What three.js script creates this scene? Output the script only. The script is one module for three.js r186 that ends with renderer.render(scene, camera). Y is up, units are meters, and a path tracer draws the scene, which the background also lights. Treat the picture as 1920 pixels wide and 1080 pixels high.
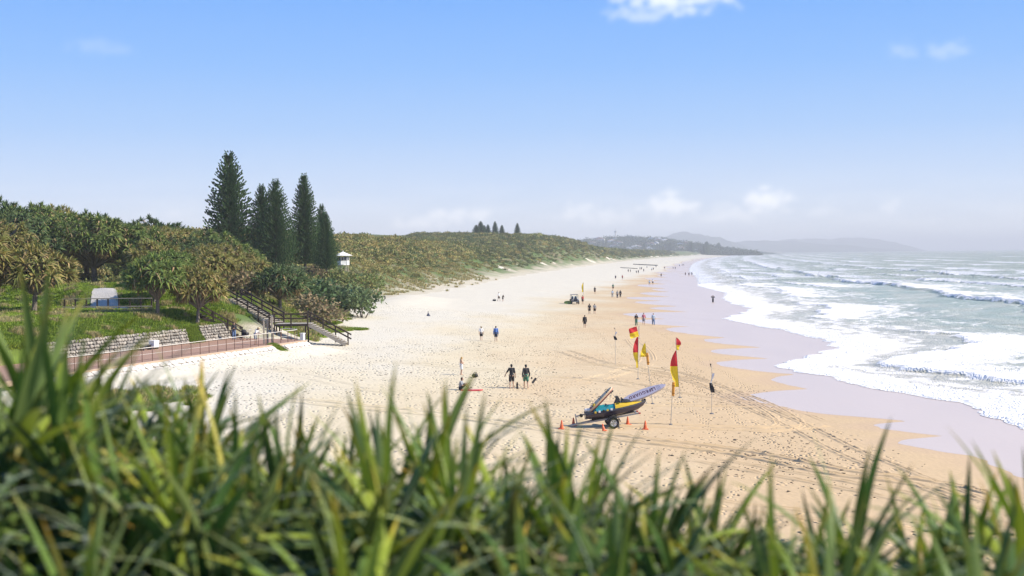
import * as THREE from 'three';
import { mergeGeometries, mergeVertices, toCreasedNormals } from 'three/addons/utils/BufferGeometryUtils.js';
import { MarchingCubes } from 'three/addons/objects/MarchingCubes.js';
import { RoundedBoxGeometry } from 'three/addons/geometries/RoundedBoxGeometry.js';
import { createNoise2D } from 'simplex-noise';

// ---------------------------------------------------------------- camera
const D2R = Math.PI / 180;
const scene = new THREE.Scene();
const camera = new THREE.PerspectiveCamera(26.42, 16 / 9, 0.1, 90000);
camera.rotation.order = 'YXZ';
camera.position.set(0, 11, 0);
camera.rotation.set(-1.594 * D2R, 0, -0.573 * D2R);
camera.focus = 95;
camera.userData.fStop = 2.4;
camera.updateMatrixWorld();

const renderer = new THREE.WebGLRenderer({ antialias: true });
renderer.toneMapping = THREE.LinearToneMapping;
renderer.toneMappingExposure = 1.5;
renderer.shadowMap.enabled = true;

// ---------------------------------------------------------------- helpers: chance and noise
function mulberry(a) { return () => { a |= 0; a = a + 0x6D2B79F5 | 0; let t = Math.imul(a ^ a >>> 15, 1 | a); t = t + Math.imul(t ^ t >>> 7, 61 | t) ^ t; return ((t ^ t >>> 14) >>> 0) / 4294967296; }; }
let rnd = mulberry(7);
const rr = (a, b) => a + (b - a) * rnd();
const N2 = createNoise2D(mulberry(11));
const clamp = (x, a = 0, b = 1) => x < a ? a : x > b ? b : x;
const ss = (a, b, x) => { const t = clamp((x - a) / (b - a)); return t * t * (3 - 2 * t); };
const lerp = (a, b, t) => a + (b - a) * t;
function fbm(x, y, o = 4) { let s = 0, a = 0.5, f = 1; for (let i = 0; i < o; i++) { s += a * N2(x * f + i * 17.3, y * f - i * 9.1); a *= 0.5; f *= 2.03; } return s; }
const table = (t, x) => { if (x <= t[0][0]) return t[0][1]; for (let i = 1; i < t.length; i++) if (x <= t[i][0]) return lerp(t[i - 1][1], t[i][1], (x - t[i - 1][0]) / (t[i][0] - t[i - 1][0])); return t[t.length - 1][1]; };

// ---------------------------------------------------------------- sky: clear blue, pale at the horizon, a few small cumulus
{
  const W = 2048, H = 1024, data = new Float32Array(W * H * 4);
  const R = [[-1.6, 0.40], [-0.02, 0.58], [0, 0.66], [0.02, 0.62], [0.05, 0.48], [0.10, 0.30], [0.15, 0.20], [0.21, 0.135], [0.5, 0.075], [1.6, 0.05]];
  const Gn = [[-1.6, 0.40], [-0.02, 0.60], [0, 0.69], [0.02, 0.67], [0.05, 0.585], [0.10, 0.47], [0.15, 0.395], [0.21, 0.33], [0.5, 0.22], [1.6, 0.15]];
  const B = [[-1.6, 0.38], [-0.02, 0.60], [0, 0.70], [0.02, 0.74], [0.05, 0.75], [0.10, 0.75], [0.15, 0.75], [0.21, 0.74], [0.5, 0.6], [1.6, 0.45]];
  // azimuth right of the view axis, height above the horizon, half width, half height, strength
  const puffs = [[0.132, 0.199, 0.036, 0.012, 0.55], [0.150, 0.205, 0.03, 0.010, 0.5], [0.107, 0.190, 0.02, 0.008, 0.35], [0.13, 0.203, 0.02, 0.01, 0.7], [0.128, 0.036, 0.017, 0.009, 0.75], [0.205, 0.038, 0.016, 0.008, 0.8], [0.055, 0.032, 0.014, 0.006, 0.6], [0.078, 0.026, 0.016, 0.008, 0.5],
    [-0.045, 0.030, 0.025, 0.005, 0.65], [-0.07, 0.026, 0.022, 0.005, 0.5], [0.34, 0.15, 0.014, 0.006, 0.2], [0.31, 0.152, 0.012, 0.005, 0.16], [-0.413, 0.17, 0.01, 0.009, 0.6], [-0.27, 0.03, 0.02, 0.005, 0.25], [0.30, 0.032, 0.006, 0.005, 0.4], [0.175, 0.028, 0.02, 0.007, 0.4], [-0.32, 0.16, 0.02, 0.006, 0.1], [0.25, 0.03, 0.01, 0.004, 0.3]];
  const r2 = mulberry(5);
  for (let i = 0; i < 110; i++) { const az = 0.5 + r2() * 5.2; const el = 0.02 + 0.05 * r2() + (r2() < 0.25 ? 0.25 * r2() : 0); puffs.push([az, el, 0.012 + 0.02 * r2(), 0.005 + 0.006 * r2(), 0.3 + 0.5 * r2()]); }
  for (let j = 0; j < H; j++) {
    const el = ((j + 0.5) / H - 0.5) * Math.PI;
    const base = [table(R, el), table(Gn, el), table(B, el)];
    for (let i = 0; i < W; i++) {
      let az = ((i + 0.5) / W - 0.25) * 2 * Math.PI; if (az > Math.PI) az -= 2 * Math.PI; else if (az < -Math.PI) az += 2 * Math.PI;
      let c = 0;
      if (el > -0.01 && el < 0.4) for (const p of puffs) {
        let da = az - p[0]; if (da > Math.PI) da -= 2 * Math.PI; if (da < -Math.PI) da += 2 * Math.PI;
        const u = da / p[2], v = (el - p[1]) / p[3];
        if (u * u + v * v < 6) { const n = fbm(az * 55 + 3, el * 95, 4); c = Math.max(c, p[4] * ss(-0.1, 1.15, 1.0 - 0.5 * (u * u + (v < 0 ? 1.9 : 0.8) * v * v) + 1.3 * n)); }
      }
      const veil = 0.22 * ss(0.075, 0.0, el) * ss(-0.35, 0.5, fbm(az * 8, el * 60, 3)) * (el > 0 ? 1 : 0);
      c = Math.min(1, c + veil);
      const k = (j * W + i) * 4;
      data[k] = 0.92 * lerp(base[0], 0.92, c); data[k + 1] = 0.92 * lerp(base[1], 0.93, c); data[k + 2] = 0.92 * lerp(base[2], 0.95, c); data[k + 3] = 1;
    }
  }
  const sky = new THREE.DataTexture(data, W, H, THREE.RGBAFormat, THREE.FloatType);
  sky.mapping = THREE.EquirectangularReflectionMapping; sky.magFilter = sky.minFilter = THREE.LinearFilter; sky.needsUpdate = true;
  scene.background = sky; scene.environment = sky;
}

// ---------------------------------------------------------------- sun: from the right, a little behind the camera, 38 degrees up
const sun = new THREE.DirectionalLight(new THREE.Color(1, 0.93, 0.82), 5.0);
sun.position.set(Math.cos(38 * D2R) * Math.cos(7 * D2R), Math.sin(38 * D2R), Math.cos(38 * D2R) * Math.sin(7 * D2R)).multiplyScalar(400);
sun.castShadow = true;
sun.shadow.mapSize.set(4096, 4096);
Object.assign(sun.shadow.camera, { left: -220, right: 220, top: 220, bottom: -220, near: 1, far: 1500 });
scene.add(sun, sun.target);
scene.fog = new THREE.FogExp2(new THREE.Color(1, 0.99, 0.97), 0.00018);

// ---------------------------------------------------------------- helpers: naming, meshes, textures
const taken = new Map();
function numbered(n) { const k = taken.get(n) ?? 0; taken.set(n, k + 1); return k ? n + '_' + String(k).padStart(3, '0') : n; }
function tag(o, label, category, group, kind) { o.userData.label = label; o.userData.category = category; if (group) o.userData.group = group; if (kind) o.userData.kind = kind; return o; }
function mesh(name, geo, mat, parent) {
  const o = new THREE.Mesh(geo, mat); o.castShadow = o.receiveShadow = true;
  o.name = parent ? name : numbered(name); (parent || scene).add(o); return o;
}
function thing(name, label, category, p = [0, 0, 0], turn = 0, group) {
  const o = new THREE.Group(); o.name = numbered(name); o.position.set(...p); o.rotation.y = turn; scene.add(o); return tag(o, label, category, group);
}
function structure(name, geo, mat) { const o = mesh(name, geo, mat); o.userData.kind = 'structure'; return o; }
function stuff(o, label, category) { o.userData.kind = 'stuff'; if (label) tag(o, label, category); return o; }
const lin = (r, g, b) => new THREE.Color().setRGB(r, g, b);
const M = (r, g, b, rough = 0.8, more = {}) => new THREE.MeshStandardMaterial({ color: lin(r, g, b), roughness: rough, ...more });
const bx = (w, h, d, x = 0, y = 0, z = 0) => new THREE.BoxGeometry(w, h, d).translate(x, y, z);
const cyl = (r0, r1, h, n = 8) => new THREE.CylinderGeometry(r1, r0, h, n).translate(0, h / 2, 0);
const V3 = (x, y, z) => new THREE.Vector3(x, y, z);
const UPV = V3(0, 1, 0);
function bar(a, b, r0, r1 = r0, n = 6) {                          // a round bar from a to b
  const A = V3(...a), d = V3(...b).sub(A), l = d.length();
  const g = cyl(r0, r1, l, n); g.applyQuaternion(new THREE.Quaternion().setFromUnitVectors(UPV, d.normalize())); return g.translate(A.x, A.y, A.z);
}
function beam(a, b, w, h) {                                       // a squared timber from a to b, upright section
  const A = V3(...a), B = V3(...b), d = B.clone().sub(A), l = d.length(); d.normalize();
  const side = V3(-d.z, 0, d.x); if (side.lengthSq() < 1e-6) side.set(1, 0, 0); side.normalize(); const up = side.clone().cross(d).normalize();
  if (up.y < 0) up.negate();
  const m = new THREE.Matrix4().makeBasis(d, up, d.clone().cross(up)); m.setPosition(A.add(B).multiplyScalar(0.5));
  return new THREE.BoxGeometry(l, h, w).applyMatrix4(m);
}
const join = (list) => mergeGeometries(list.map((g) => { const o = g.index ? g.toNonIndexed() : g; for (const k of Object.keys(o.attributes)) if (!['position', 'normal', 'uv'].includes(k)) o.deleteAttribute(k); if (!o.attributes.uv) o.setAttribute('uv', new THREE.BufferAttribute(new Float32Array(o.attributes.position.count * 2), 2)); return o; }));
const toS = (v) => { v = clamp(v); return Math.round(255 * (v <= 0.0031308 ? v * 12.92 : 1.055 * Math.pow(v, 1 / 2.4) - 0.055)); };
function texture(W, H, f, color = true) {                         // f(i, j, out) writes linear rgb 0..1
  const d = new Uint8Array(W * H * 4), o = [0, 0, 0];
  for (let j = 0; j < H; j++) for (let i = 0; i < W; i++) { f(i, j, o); const k = (j * W + i) * 4; for (let c = 0; c < 3; c++) d[k + c] = color ? toS(o[c]) : Math.round(255 * clamp(o[c])); d[k + 3] = 255; }
  const t = new THREE.DataTexture(d, W, H); t.magFilter = THREE.LinearFilter; t.minFilter = THREE.LinearMipmapLinearFilter; t.generateMipmaps = true;
  t.wrapS = t.wrapT = THREE.RepeatWrapping; if (color) t.colorSpace = THREE.SRGBColorSpace; t.needsUpdate = true; return t;
}
// a texture laid over the world rectangle x0..x1, d0..d1 when uv = (x, d) in metres
function spread(t, x0, x1, d0, d1) { t.repeat.set(1 / (x1 - x0), 1 / (d1 - d0)); t.offset.set(-x0 / (x1 - x0), -d0 / (d1 - d0)); t.wrapS = t.wrapT = THREE.ClampToEdgeWrapping; return t; }
function tiled(t, size) { t.repeat.set(1 / size, 1 / size); return t; }
// a sheet of ground or water: rows along d (distance down the coast, -z), columns along x
function sheet(ds, cols, fx, fy, fc) {
  const n = ds.length, P = new Float32Array(n * cols * 3), U = new Float32Array(n * cols * 2), C = fc ? new Float32Array(n * cols * 3) : null, I = [];
  const c = [0, 0, 0];
  for (let i = 0; i < n; i++) for (let j = 0; j < cols; j++) {
    const d = ds[i], x = fx(d, j), k = i * cols + j;
    P[k * 3] = x; P[k * 3 + 1] = fy(x, d, j); P[k * 3 + 2] = -d; U[k * 2] = x; U[k * 2 + 1] = d;
    if (C) { fc(x, d, c, P[k * 3 + 1]); C.set(c, k * 3); }
    if (i < n - 1 && j < cols - 1) { const a = k, b = k + 1, e = k + cols, f = e + 1; I.push(a, b, e, b, f, e); }
  }
  const g = new THREE.BufferGeometry(); g.setAttribute('position', new THREE.BufferAttribute(P, 3)); g.setAttribute('uv', new THREE.BufferAttribute(U, 2));
  if (C) g.setAttribute('color', new THREE.BufferAttribute(C, 3)); g.setIndex(I); g.computeVertexNormals(); return g;
}
function geom(d0, d1, f, min) { const r = [d0]; while (r[r.length - 1] < d1) { const l = r[r.length - 1]; r.push(Math.min(d1, l + Math.max(min, l * f))); } return r; }

// ---------------------------------------------------------------- the lie of the land (x to the right, d down the coast)
const shoreX = (d) => 25 + 0.0227 * Math.pow(Math.max(0, d - 80), 1.25);
const beachProfile = (s) => s < 25 ? Math.max(-3, 0.03 * s) : s < 75 ? 0.75 + 0.042 * (s - 25) : 2.85;
const toeS = (d) => table([[60, 50], [130, 49], [200, 60], [600, 62], [9000, 62]], d) + 2.2 * N2(d * 0.03, 4.2) + 0.9 * N2(d * 0.14, 9);
const duneAmp = (d) => 4.2 + 8.3 * ss(165, 300, d) + 7.5 * ss(600, 850, d) * (1 - ss(1000, 1350, d)) - 3 * ss(1300, 1800, d) + 1.3 * N2(d * 0.011, 2);
// the promenade's own axes: t along it, w inland from its railing
const PA = [-30.4, 92], PU = [0.347, 0.938];
const toTW = (x, d) => { const a = x - PA[0], b = d - PA[1]; return [a * PU[0] + b * PU[1], -a * PU[1] + b * PU[0]]; };
const fromTW = (t, w) => [PA[0] + t * PU[0] - w * PU[1], PA[1] + t * PU[1] + w * PU[0]];
const PROM = 2.75, WALLW = 9.2, TEND = 30.5;
function ground(x, d) {
  const s = shoreX(d) - x, sd = s - toeS(d);
  const [t, w] = toTW(x, d);
  let h = beachProfile(s) + 0.05 * N2(x * 0.09, d * 0.05);
  if (t < TEND + 3 && w < 3) h = lerp(Math.min(h, 1.75 + 0.04 * N2(x * 0.1, d * 0.1)), h, ss(TEND, TEND + 3, t));
  if (sd > 0) h += (w < 8 ? ss(TEND - 1, TEND + 4, t) : 1) * ( duneAmp(d) * ss(0, lerp(13, 42, ss(150, 235, d)), sd) + (sd > 42 ? 0.018 * Math.min(sd - 42, 160) : 0) + ss(0, 12, sd) * (1.1 * fbm(x * 0.035, d * 0.025, 3) + 0.25 * N2(x * 0.2, d * 0.2)));
  if (d < 260 && d > 195) h += 1.0 * Math.exp(-(((x + 20) / 6) ** 2)) * ss(195, 215, d) * (1 - ss(240, 262, d));      // bare knoll before the scrub
  if (w > -4 && t < TEND + 6) {
    const k = 1 - ss(TEND - 1, TEND + 3.5, t);
    let p;
    if (w < 0) p = lerp(h, PROM - 0.35, ss(-4, -0.3, w));
    else if (w < WALLW + 0.1) p = PROM - 0.35;
    else p = lerp(PROM - 0.35, 4.15, ss(WALLW + 0.25, WALLW + 0.8, w)) + 1.35 * ss(WALLW + 0.6, WALLW + 5.5, w) + 0.9 * ss(14, 60, w) + 3.5 * ss(50, 120, w) + ss(9.5, 12, w) * 0.18 * fbm(x * 0.12, d * 0.12, 3);
    h = lerp(h, p, k);
  }
  // the headland under the camera
  const b = 8.3 - 6.2 * ss(5, 30, d + 0.25 * Math.max(0, x)); if (d < 34) h = Math.max(h, lerp(h, b + 0.3 * fbm(x * 0.3, d * 0.3, 3), 1 - ss(26, 34, d)));
  return h;
}
const onGround = (x, d, up = 0) => [x, ground(x, d) + up, -d];

// ---------------------------------------------------------------- beach
// swash lobes: where the last waves ran up the sand and left it wet: [d, reach inland, half width]
const lobes = [[45, 3, 16], [62, 0.6, 9], [68.6, 3.2, 3.6], [75.5, 2.6, 3.2], [89.5, 8.6, 8], [103, 4.2, 8], [118, 7.5, 7.5], [133, 6.8, 7], [150, 6.2, 8], [170, 10, 12], [190, 14, 12], [210, 16, 13], [236, 11, 12], [262, 14, 14], [286, 16, 13], [320, 13, 20], [355, 10, 18], [395, 15, 24], [445, 11, 28], [500, 14, 34], [570, 10, 40], [650, 12, 50], [760, 9, 60], [900, 12, 90], [1100, 10, 120], [1400, 10, 200], [1900, 10, 300]];
function wetS(d) { let m = -3; for (const [c, a, w] of lobes) { const u = (d - c) / w; m = Math.max(m, a - (a + 3) * 0.55 * u * u * (1 + 0.25 * Math.sign(u))); } return m + 0.25 * N2(d * 0.5, 31); }
function sandColor(x, d, o) {
  const s = shoreX(d) - x, n = fbm(x * 0.05, d * 0.03, 4), f = fbm(x * 0.6, d * 0.45, 3);
  // damp, warm sand low on the beach grades into pale dry sand higher up; both blotchy
  const dry = ss(11, 34, s + 9 * n + 2 * f), bleach = ss(30, 50, s + 12 * n + 0.06 * (d - 120));
  let k = 1 + 0.05 * f + 0.03 * N2(x * 2.5, d * 1.2);
  o[0] = lerp(0.54, 0.60, dry) * k; o[1] = lerp(0.38, 0.495, dry) * k; o[2] = lerp(0.205, 0.315, dry) * k;
  o[0] = lerp(o[0], 0.62 * k, bleach); o[1] = lerp(o[1], 0.555 * k, bleach); o[2] = lerp(o[2], 0.425 * k, bleach);
  const edge = ss(3.5, 0, s - wetS(d)); o[0] = lerp(o[0], 0.50, edge * 0.6); o[1] = lerp(o[1], 0.345, edge * 0.6); o[2] = lerp(o[2], 0.21, edge * 0.6);
}
const SX0 = -48, SX1 = 40, SD0 = 26, SD1 = 206;
const TW = 2048, TH = 2048;
{
  const relief = new Float32Array(TW * TH);
  const pxX = TW / (SX1 - SX0), pxD = TH / (SD1 - SD0);
  const r = mulberry(3);
  function stamp(x, d, ang, l, w, depth) {
    const R = Math.max(l, w) * 1.9, i0 = Math.max(0, Math.floor((x - R - SX0) * pxX)), i1 = Math.min(TW - 1, Math.ceil((x + R - SX0) * pxX)), j0 = Math.max(0, Math.floor((d - R - SD0) * pxD)), j1 = Math.min(TH - 1, Math.ceil((d + R - SD0) * pxD));
    const c = Math.cos(ang), sn = Math.sin(ang);
    for (let j = j0; j <= j1; j++) for (let i = i0; i <= i1; i++) {
      const a = (i + 0.5) / pxX + SX0 - x, b = (j + 0.5) / pxD + SD0 - d, u = (a * c + b * sn) / w, v = (-a * sn + b * c) / l, q = u * u + v * v;
      if (q > 3.2) continue;
      const k = j * TW + i; relief[k] += q < 1 ? -depth * (1 - q) : depth * 0.5 * Math.sin((q - 1) / 2.2 * Math.PI);
    }
  }
  // trampled sand: prints thick over the upper beach and in bands, thin low down
  for (let i = 0; i < 26000; i++) {
    const d = SD0 + Math.pow(r(), 0.8) * (SD1 - SD0), x = lerp(SX0, SX1, r()), s = shoreX(d) - x;
    if (s < 5) continue;
    const dens = ss(8, 26, s) * (0.25 + 0.75 * ss(-0.25, 0.45, fbm(x * 0.045 + 5, d * 0.03, 3))) + 0.5 * ss(0.2, 0.6, N2(x * 0.06, d * 0.05 + 40));
    if (r() > dens) continue;
    stamp(x, d, r() * 3.14, 0.17 + 0.06 * r(), 0.09 + 0.03 * r(), 0.05 + 0.045 * r());
  }
  // trails of single walkers
  for (const [x0, d0, x1, d1] of [[-2, 92, 3, 150], [-1, 95, -4.5, 142], [2, 94, 8, 170], [14, 60, 16, 120], [4, 66, 20, 62], [-14, 120, 10, 98], [-16, 128, 4, 88], [6, 46, 14, 62], [12, 70, 11, 180], [18, 90, 20, 180], [-8, 80, 6, 76], [10, 58, 19, 50]]) {
    const L = Math.hypot(x1 - x0, d1 - d0), n = Math.floor(L / 0.7), a = Math.atan2(-(x1 - x0), d1 - d0);
    for (let i = 0; i < n; i++) { const u = i / n, wob = 0.7 * N2(u * 4, x0); stamp(lerp(x0, x1, u) + wob + (i % 2 ? 0.14 : -0.14) * Math.cos(a), lerp(d0, d1, u), a, 0.16, 0.075, 0.075); }
  }
  for (let k = 0; k < relief.length; k++) relief[k] = clamp(relief[k], -0.12, 0.08);
  const map = spread(texture(TW, TH, (i, j, o) => { const x = SX0 + (i + 0.5) / pxX, d = SD0 + (j + 0.5) / pxD, k = j * TW + i; sandColor(x, d, o); }), SX0, SX1, SD0, SD1);
  const bump = spread(texture(TW, TH, (i, j, o) => { const k = j * TW + i; o[0] = o[1] = o[2] = 0.5 + (relief[k] + 0.005 * N2(i * 0.11, j * 0.2)) / 0.3; }, false), SX0, SX1, SD0, SD1);
  const ds = geom(SD0, SD1, 0.009, 0.4);
  const near = new THREE.MeshStandardMaterial({ map, bumpMap: bump, bumpScale: 0.36, roughness: 0.95 });
  const beachY = (x, d) => { const s = shoreX(d) - x, sd = s - toeS(d), [t, w] = toTW(x, d); return ground(x, d) - 0.35 * ss(1, 6, sd) * ss(120, 135, d) - (w > -1.5 && t < TEND ? 0.5 * ss(-1.5, 1, w) : 0); };
  structure('beach_sand', sheet(ds, 150, (d, j) => Math.max(SX0, Math.min(SX1, lerp(shoreX(d) + 12, shoreX(d) - 74, j / 149))), beachY), near);
  const grain = tiled(texture(512, 512, (i, j, o) => { const q = 0.96 + 0.07 * fbm(i / 512 * 12, j / 512 * 12, 3); o[0] = o[1] = o[2] = q; }), 9);
  structure('beach_sand', sheet(geom(SD1, 14000, 0.012, 1.5), 110, (d, j) => lerp(shoreX(d) + 14, shoreX(d) - 76, j / 109), beachY, (x, d, c) => sandColor(x, d, c)), new THREE.MeshStandardMaterial({ vertexColors: true, map: grain, roughness: 0.95 }));
}
// wheel ruts: each a trough between two ridges of pushed-up sand
{
  const prof = [[-0.3, -0.03], [-0.2, 0.3], [-0.13, 1], [-0.075, 0.1], [0, 0.06], [0.075, 0.1], [0.13, 1], [0.2, 0.3], [0.3, -0.03]], P = [], U = [], Cc = [], I = [], c = [0, 0, 0];
  function rut(list, h, gap = -9) {
    const curve = new THREE.CatmullRomCurve3(list.map(([x, d]) => V3(x, 0, d))), L = curve.getLength(), n = Math.ceil(L / 0.22); let prev = -1;
    for (let i = 0; i <= n; i++) {
      const p = curve.getPointAt(i / n), t = curve.getTangentAt(i / n), k = P.length / 3, a = h * (0.75 + 0.45 * N2(i * 0.22, list[0][1])) * ss(0, 0.04, i / n) * ss(1, 0.96, i / n) * ss(gap, gap + 0.35, N2(i * 0.02, list[0][0]));
      for (const [o, y] of prof) { const x = p.x + t.z * o + 0.04 * N2(i * 0.35, o * 9), d = p.z - t.x * o; sandColor(x, d, c); P.push(x, ground(x, d) + 0.006 + a * y + (Math.abs(o) > 0.25 ? 0 : 0.012 * N2(x * 4, d * 4) * (a > 0.005 ? 1 : 0)), -d); U.push(x, d); Cc.push(...c); }
      if (prev >= 0) for (let q = 0; q < prof.length - 1; q++) { const b = prev + q, e = k + q; I.push(b, e, b + 1, b + 1, e, e + 1); }
      prev = k;
    }
  }
  const pair = (list, gap, ...a) => { rut(list, ...a); rut(list.map(([x, d], i) => { const p = list[Math.max(0, i - 1)], q = list[Math.min(list.length - 1, i + 1)], l = Math.hypot(q[0] - p[0], q[1] - p[1]); return [x + (q[1] - p[1]) / l * gap, d - (q[0] - p[0]) / l * gap]; }), ...a); };
  pair([[-16, 83], [-10, 80], [-4.5, 77.5], [1.2, 73.8], [7.1, 68.8], [12.4, 65.2], [16.5, 59.2], [19.5, 56.8], [22, 52]], 1.55, 0.15);
  pair([[5.7, 131.8], [10.6, 111.7], [15.2, 103.2], [17.6, 92], [18.4, 81.4], [17.6, 75], [15.1, 72.4], [11.9, 74.2]], 1.5, 0.07);
  pair([[6, 116], [13.1, 112.2], [16.3, 101.2], [17.5, 84.1], [18.3, 75.1], [18.7, 65.1], [19.7, 57.5], [20.8, 50]], 1.5, 0.08);
  pair([[-10, 112], [0, 106], [8, 101], [13, 92], [19, 84], [20, 78]], 1.5, 0.06, -0.5);
  pair([[-20, 104], [-8, 88.5], [6, 86], [18, 86]], 1.5, 0.06, -0.4);
  pair([[4, 98], [8, 106], [12, 118], [14, 150]], 1.5, 0.06, -0.4);
  pair([[2, 76.5], [8, 75], [16, 74.6], [19, 77]], 1.4, 0.06);
  pair([[10, 63], [15, 57], [20, 50], [24, 42]], 1.5, 0.08);
  pair([[8, 52], [14, 49], [20, 47.5]], 1.5, 0.07);
  const g = new THREE.BufferGeometry(); g.setAttribute('position', new THREE.Float32BufferAttribute(P, 3)); g.setAttribute('uv', new THREE.Float32BufferAttribute(U, 2)); g.setAttribute('color', new THREE.Float32BufferAttribute(Cc, 3)); g.setIndex(I); g.computeVertexNormals();
  structure('wheel_ruts', g, new THREE.MeshStandardMaterial({ vertexColors: true, roughness: 0.95 }));
}
// the wet, mirror-smooth sand left by the swash
const wetMat = new THREE.MeshPhysicalMaterial({ color: lin(0.59, 0.47, 0.38), roughness: 0.32, ior: 1.33, specularIntensity: 1, bumpMap: tiled(texture(512, 512, (i, j, o) => { o[0] = o[1] = o[2] = 0.5 + 0.5 * fbm(Math.sin(i / 512 * 6.2832) * 1.5 + 7, Math.sin(j / 512 * 6.2832) * 1.5, 3); }, false), 7), bumpScale: 0.012 });
structure('wet_sand', sheet(geom(30, 2600, 0.006, 0.25), 40, (d, j) => { const s = wetS(d); return shoreX(d) - s + (j / 39) * (s + 14); }, (x, d, j) => ground(x, d) + 0.012 + (j === 0 ? -0.01 : 0)), wetMat);
// ---------------------------------------------------------------- sea
// water level follows the sand where the last wave thins out; broken waves run parallel to the shore
const frontQ = (d) => table([[30, 8], [76, 7.2], [91, 6.6], [98, 3.2], [108, 0.5], [117, -2], [128, 3], [140, 8], [155, 9], [175, 6], [199, 0], [215, 4], [240, 9], [280, 6], [330, 10], [400, 5], [520, 8], [700, 6], [3000, 6]], d) + 0.9 * N2(d * 0.12, 6) + 0.35 * N2(d * 0.5, 8);
// each line of surf: [distance off the front, height, foam length behind it, wobble seed, how much of its length is broken]
const surf = [[0, 0.17, 9, 1, 1.0], [16, 0.38, 13, 2.3, 0.62], [33, 0.5, 15, 3.7, 0.35], [55, 0.95, 24, 4.1, 0.66], [84, 0.7, 16, 5.9, 0.32], [112, 0.85, 26, 7.7, 0.5], [150, 0.8, 24, 8.2, 0.36], [196, 0.8, 26, 9.9, 0.4], [250, 0.7, 26, 11.1, 0.33], [330, 0.7, 30, 12.6, 0.3], [430, 0.7, 30, 14.2, 0.22]];
const crest = (b, d) => b[0] === 0 ? 0 : b[0] + 5.5 * N2(d * 0.012, b[3]) + 2 * N2(d * 0.05, b[3] + 50) + 0.5 * N2(d * 0.2, b[3]);
const broken = (b, d) => b[0] === 0 ? 1 : ss(0.62 - b[4], 0.92 - b[4], 0.5 + 0.62 * N2(d * 0.0085 + b[3], b[3] * 3) + 0.12 * N2(d * 0.045, b[3] * 7));
function swell(q, d) {                                            // height of the water above still level, q metres seaward of the front
  let h = 0;
  for (const b of surf) {
    const u = q - crest(b, d); if (u < -7 || u > 40) continue;
    const k = broken(b, d), steep = lerp(5, 0.75, k);
    const A = b[1] * (b[0] ? 0.4 + 0.6 * k : 0.55 + 0.45 * ss(-0.2, 0.6, N2(d * 0.06, 77)));
    h += u < 0 ? A * ss(-steep, 0, u) : A * Math.exp(-u / lerp(6, 3.2, k));
    if (k > 0.1 && u > -steep && u < 3.5) h += k * 0.14 * (b[1] + 0.3) * fbm(q * 0.9, d * 0.7, 3) * ss(-steep, 0, u);
  }
  const dep = ss(0, 30, q);
  h += 0.1 * (0.25 + dep) * fbm(q * 0.16, d * 0.11, 3) + 0.05 * (0.2 + dep) * N2(q * 0.8, d * 0.45) + 0.16 * ss(15, 90, q) * N2(q * 0.05 + 3, d * 0.02);
  return h * ss(-0.05, 0.7, q) + 0.02;
}
function foamAt(q, d) {                                           // 0 clear water, 1 thick foam
  const lace = fbm(q * 0.34, d * 0.17, 5), fine = N2(q * 1.5, d * 0.9), long = fbm(q * 0.10 + 40, d * 0.022, 3);
  let a = 0.34 * ss(60, 2, q) + 0.18 * ss(700, 60, q);
  for (const b of surf) {
    const u = q - crest(b, d); if (u < -0.9 || u > b[2] * 2.2) continue;
    const k = broken(b, d); if (k <= 0) continue;
    a = Math.max(a, k * (u < 2.5 ? 1.15 : 1.15 * Math.exp(-(u - 2.5) / b[2])) * ss(-0.9, -0.2, u));
  }
  const f = a + 0.55 * lace * (1.15 - 0.4 * a) + 0.35 * long + 0.10 * fine;
  return ss(0.40, 0.78, f);
}
const levelAt = (x, d) => { const g = ground(x, d) + 0.015; return lerp(g, Math.max(0, g), ss(0, 5, x - shoreX(d) - frontQ(d))); };
function waterColor(q, d, o) {
  const near = ss(45, 0, q), n = fbm(q * 0.07, d * 0.03, 3), g = ss(-0.3, 0.5, n);
  // sand stirred up in the shallows, bottle green further out
  o[0] = lerp(lerp(0.36, 0.47, g), 0.54, near * near); o[1] = lerp(lerp(0.395, 0.46, g), 0.48, near * near); o[2] = lerp(lerp(0.285, 0.335, g), 0.36, near * near);
}
const mixFoam = (o, f) => { o[0] = lerp(o[0], 0.84, f); o[1] = lerp(o[1], 0.80, f); o[2] = lerp(o[2], 0.74, f); };
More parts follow.
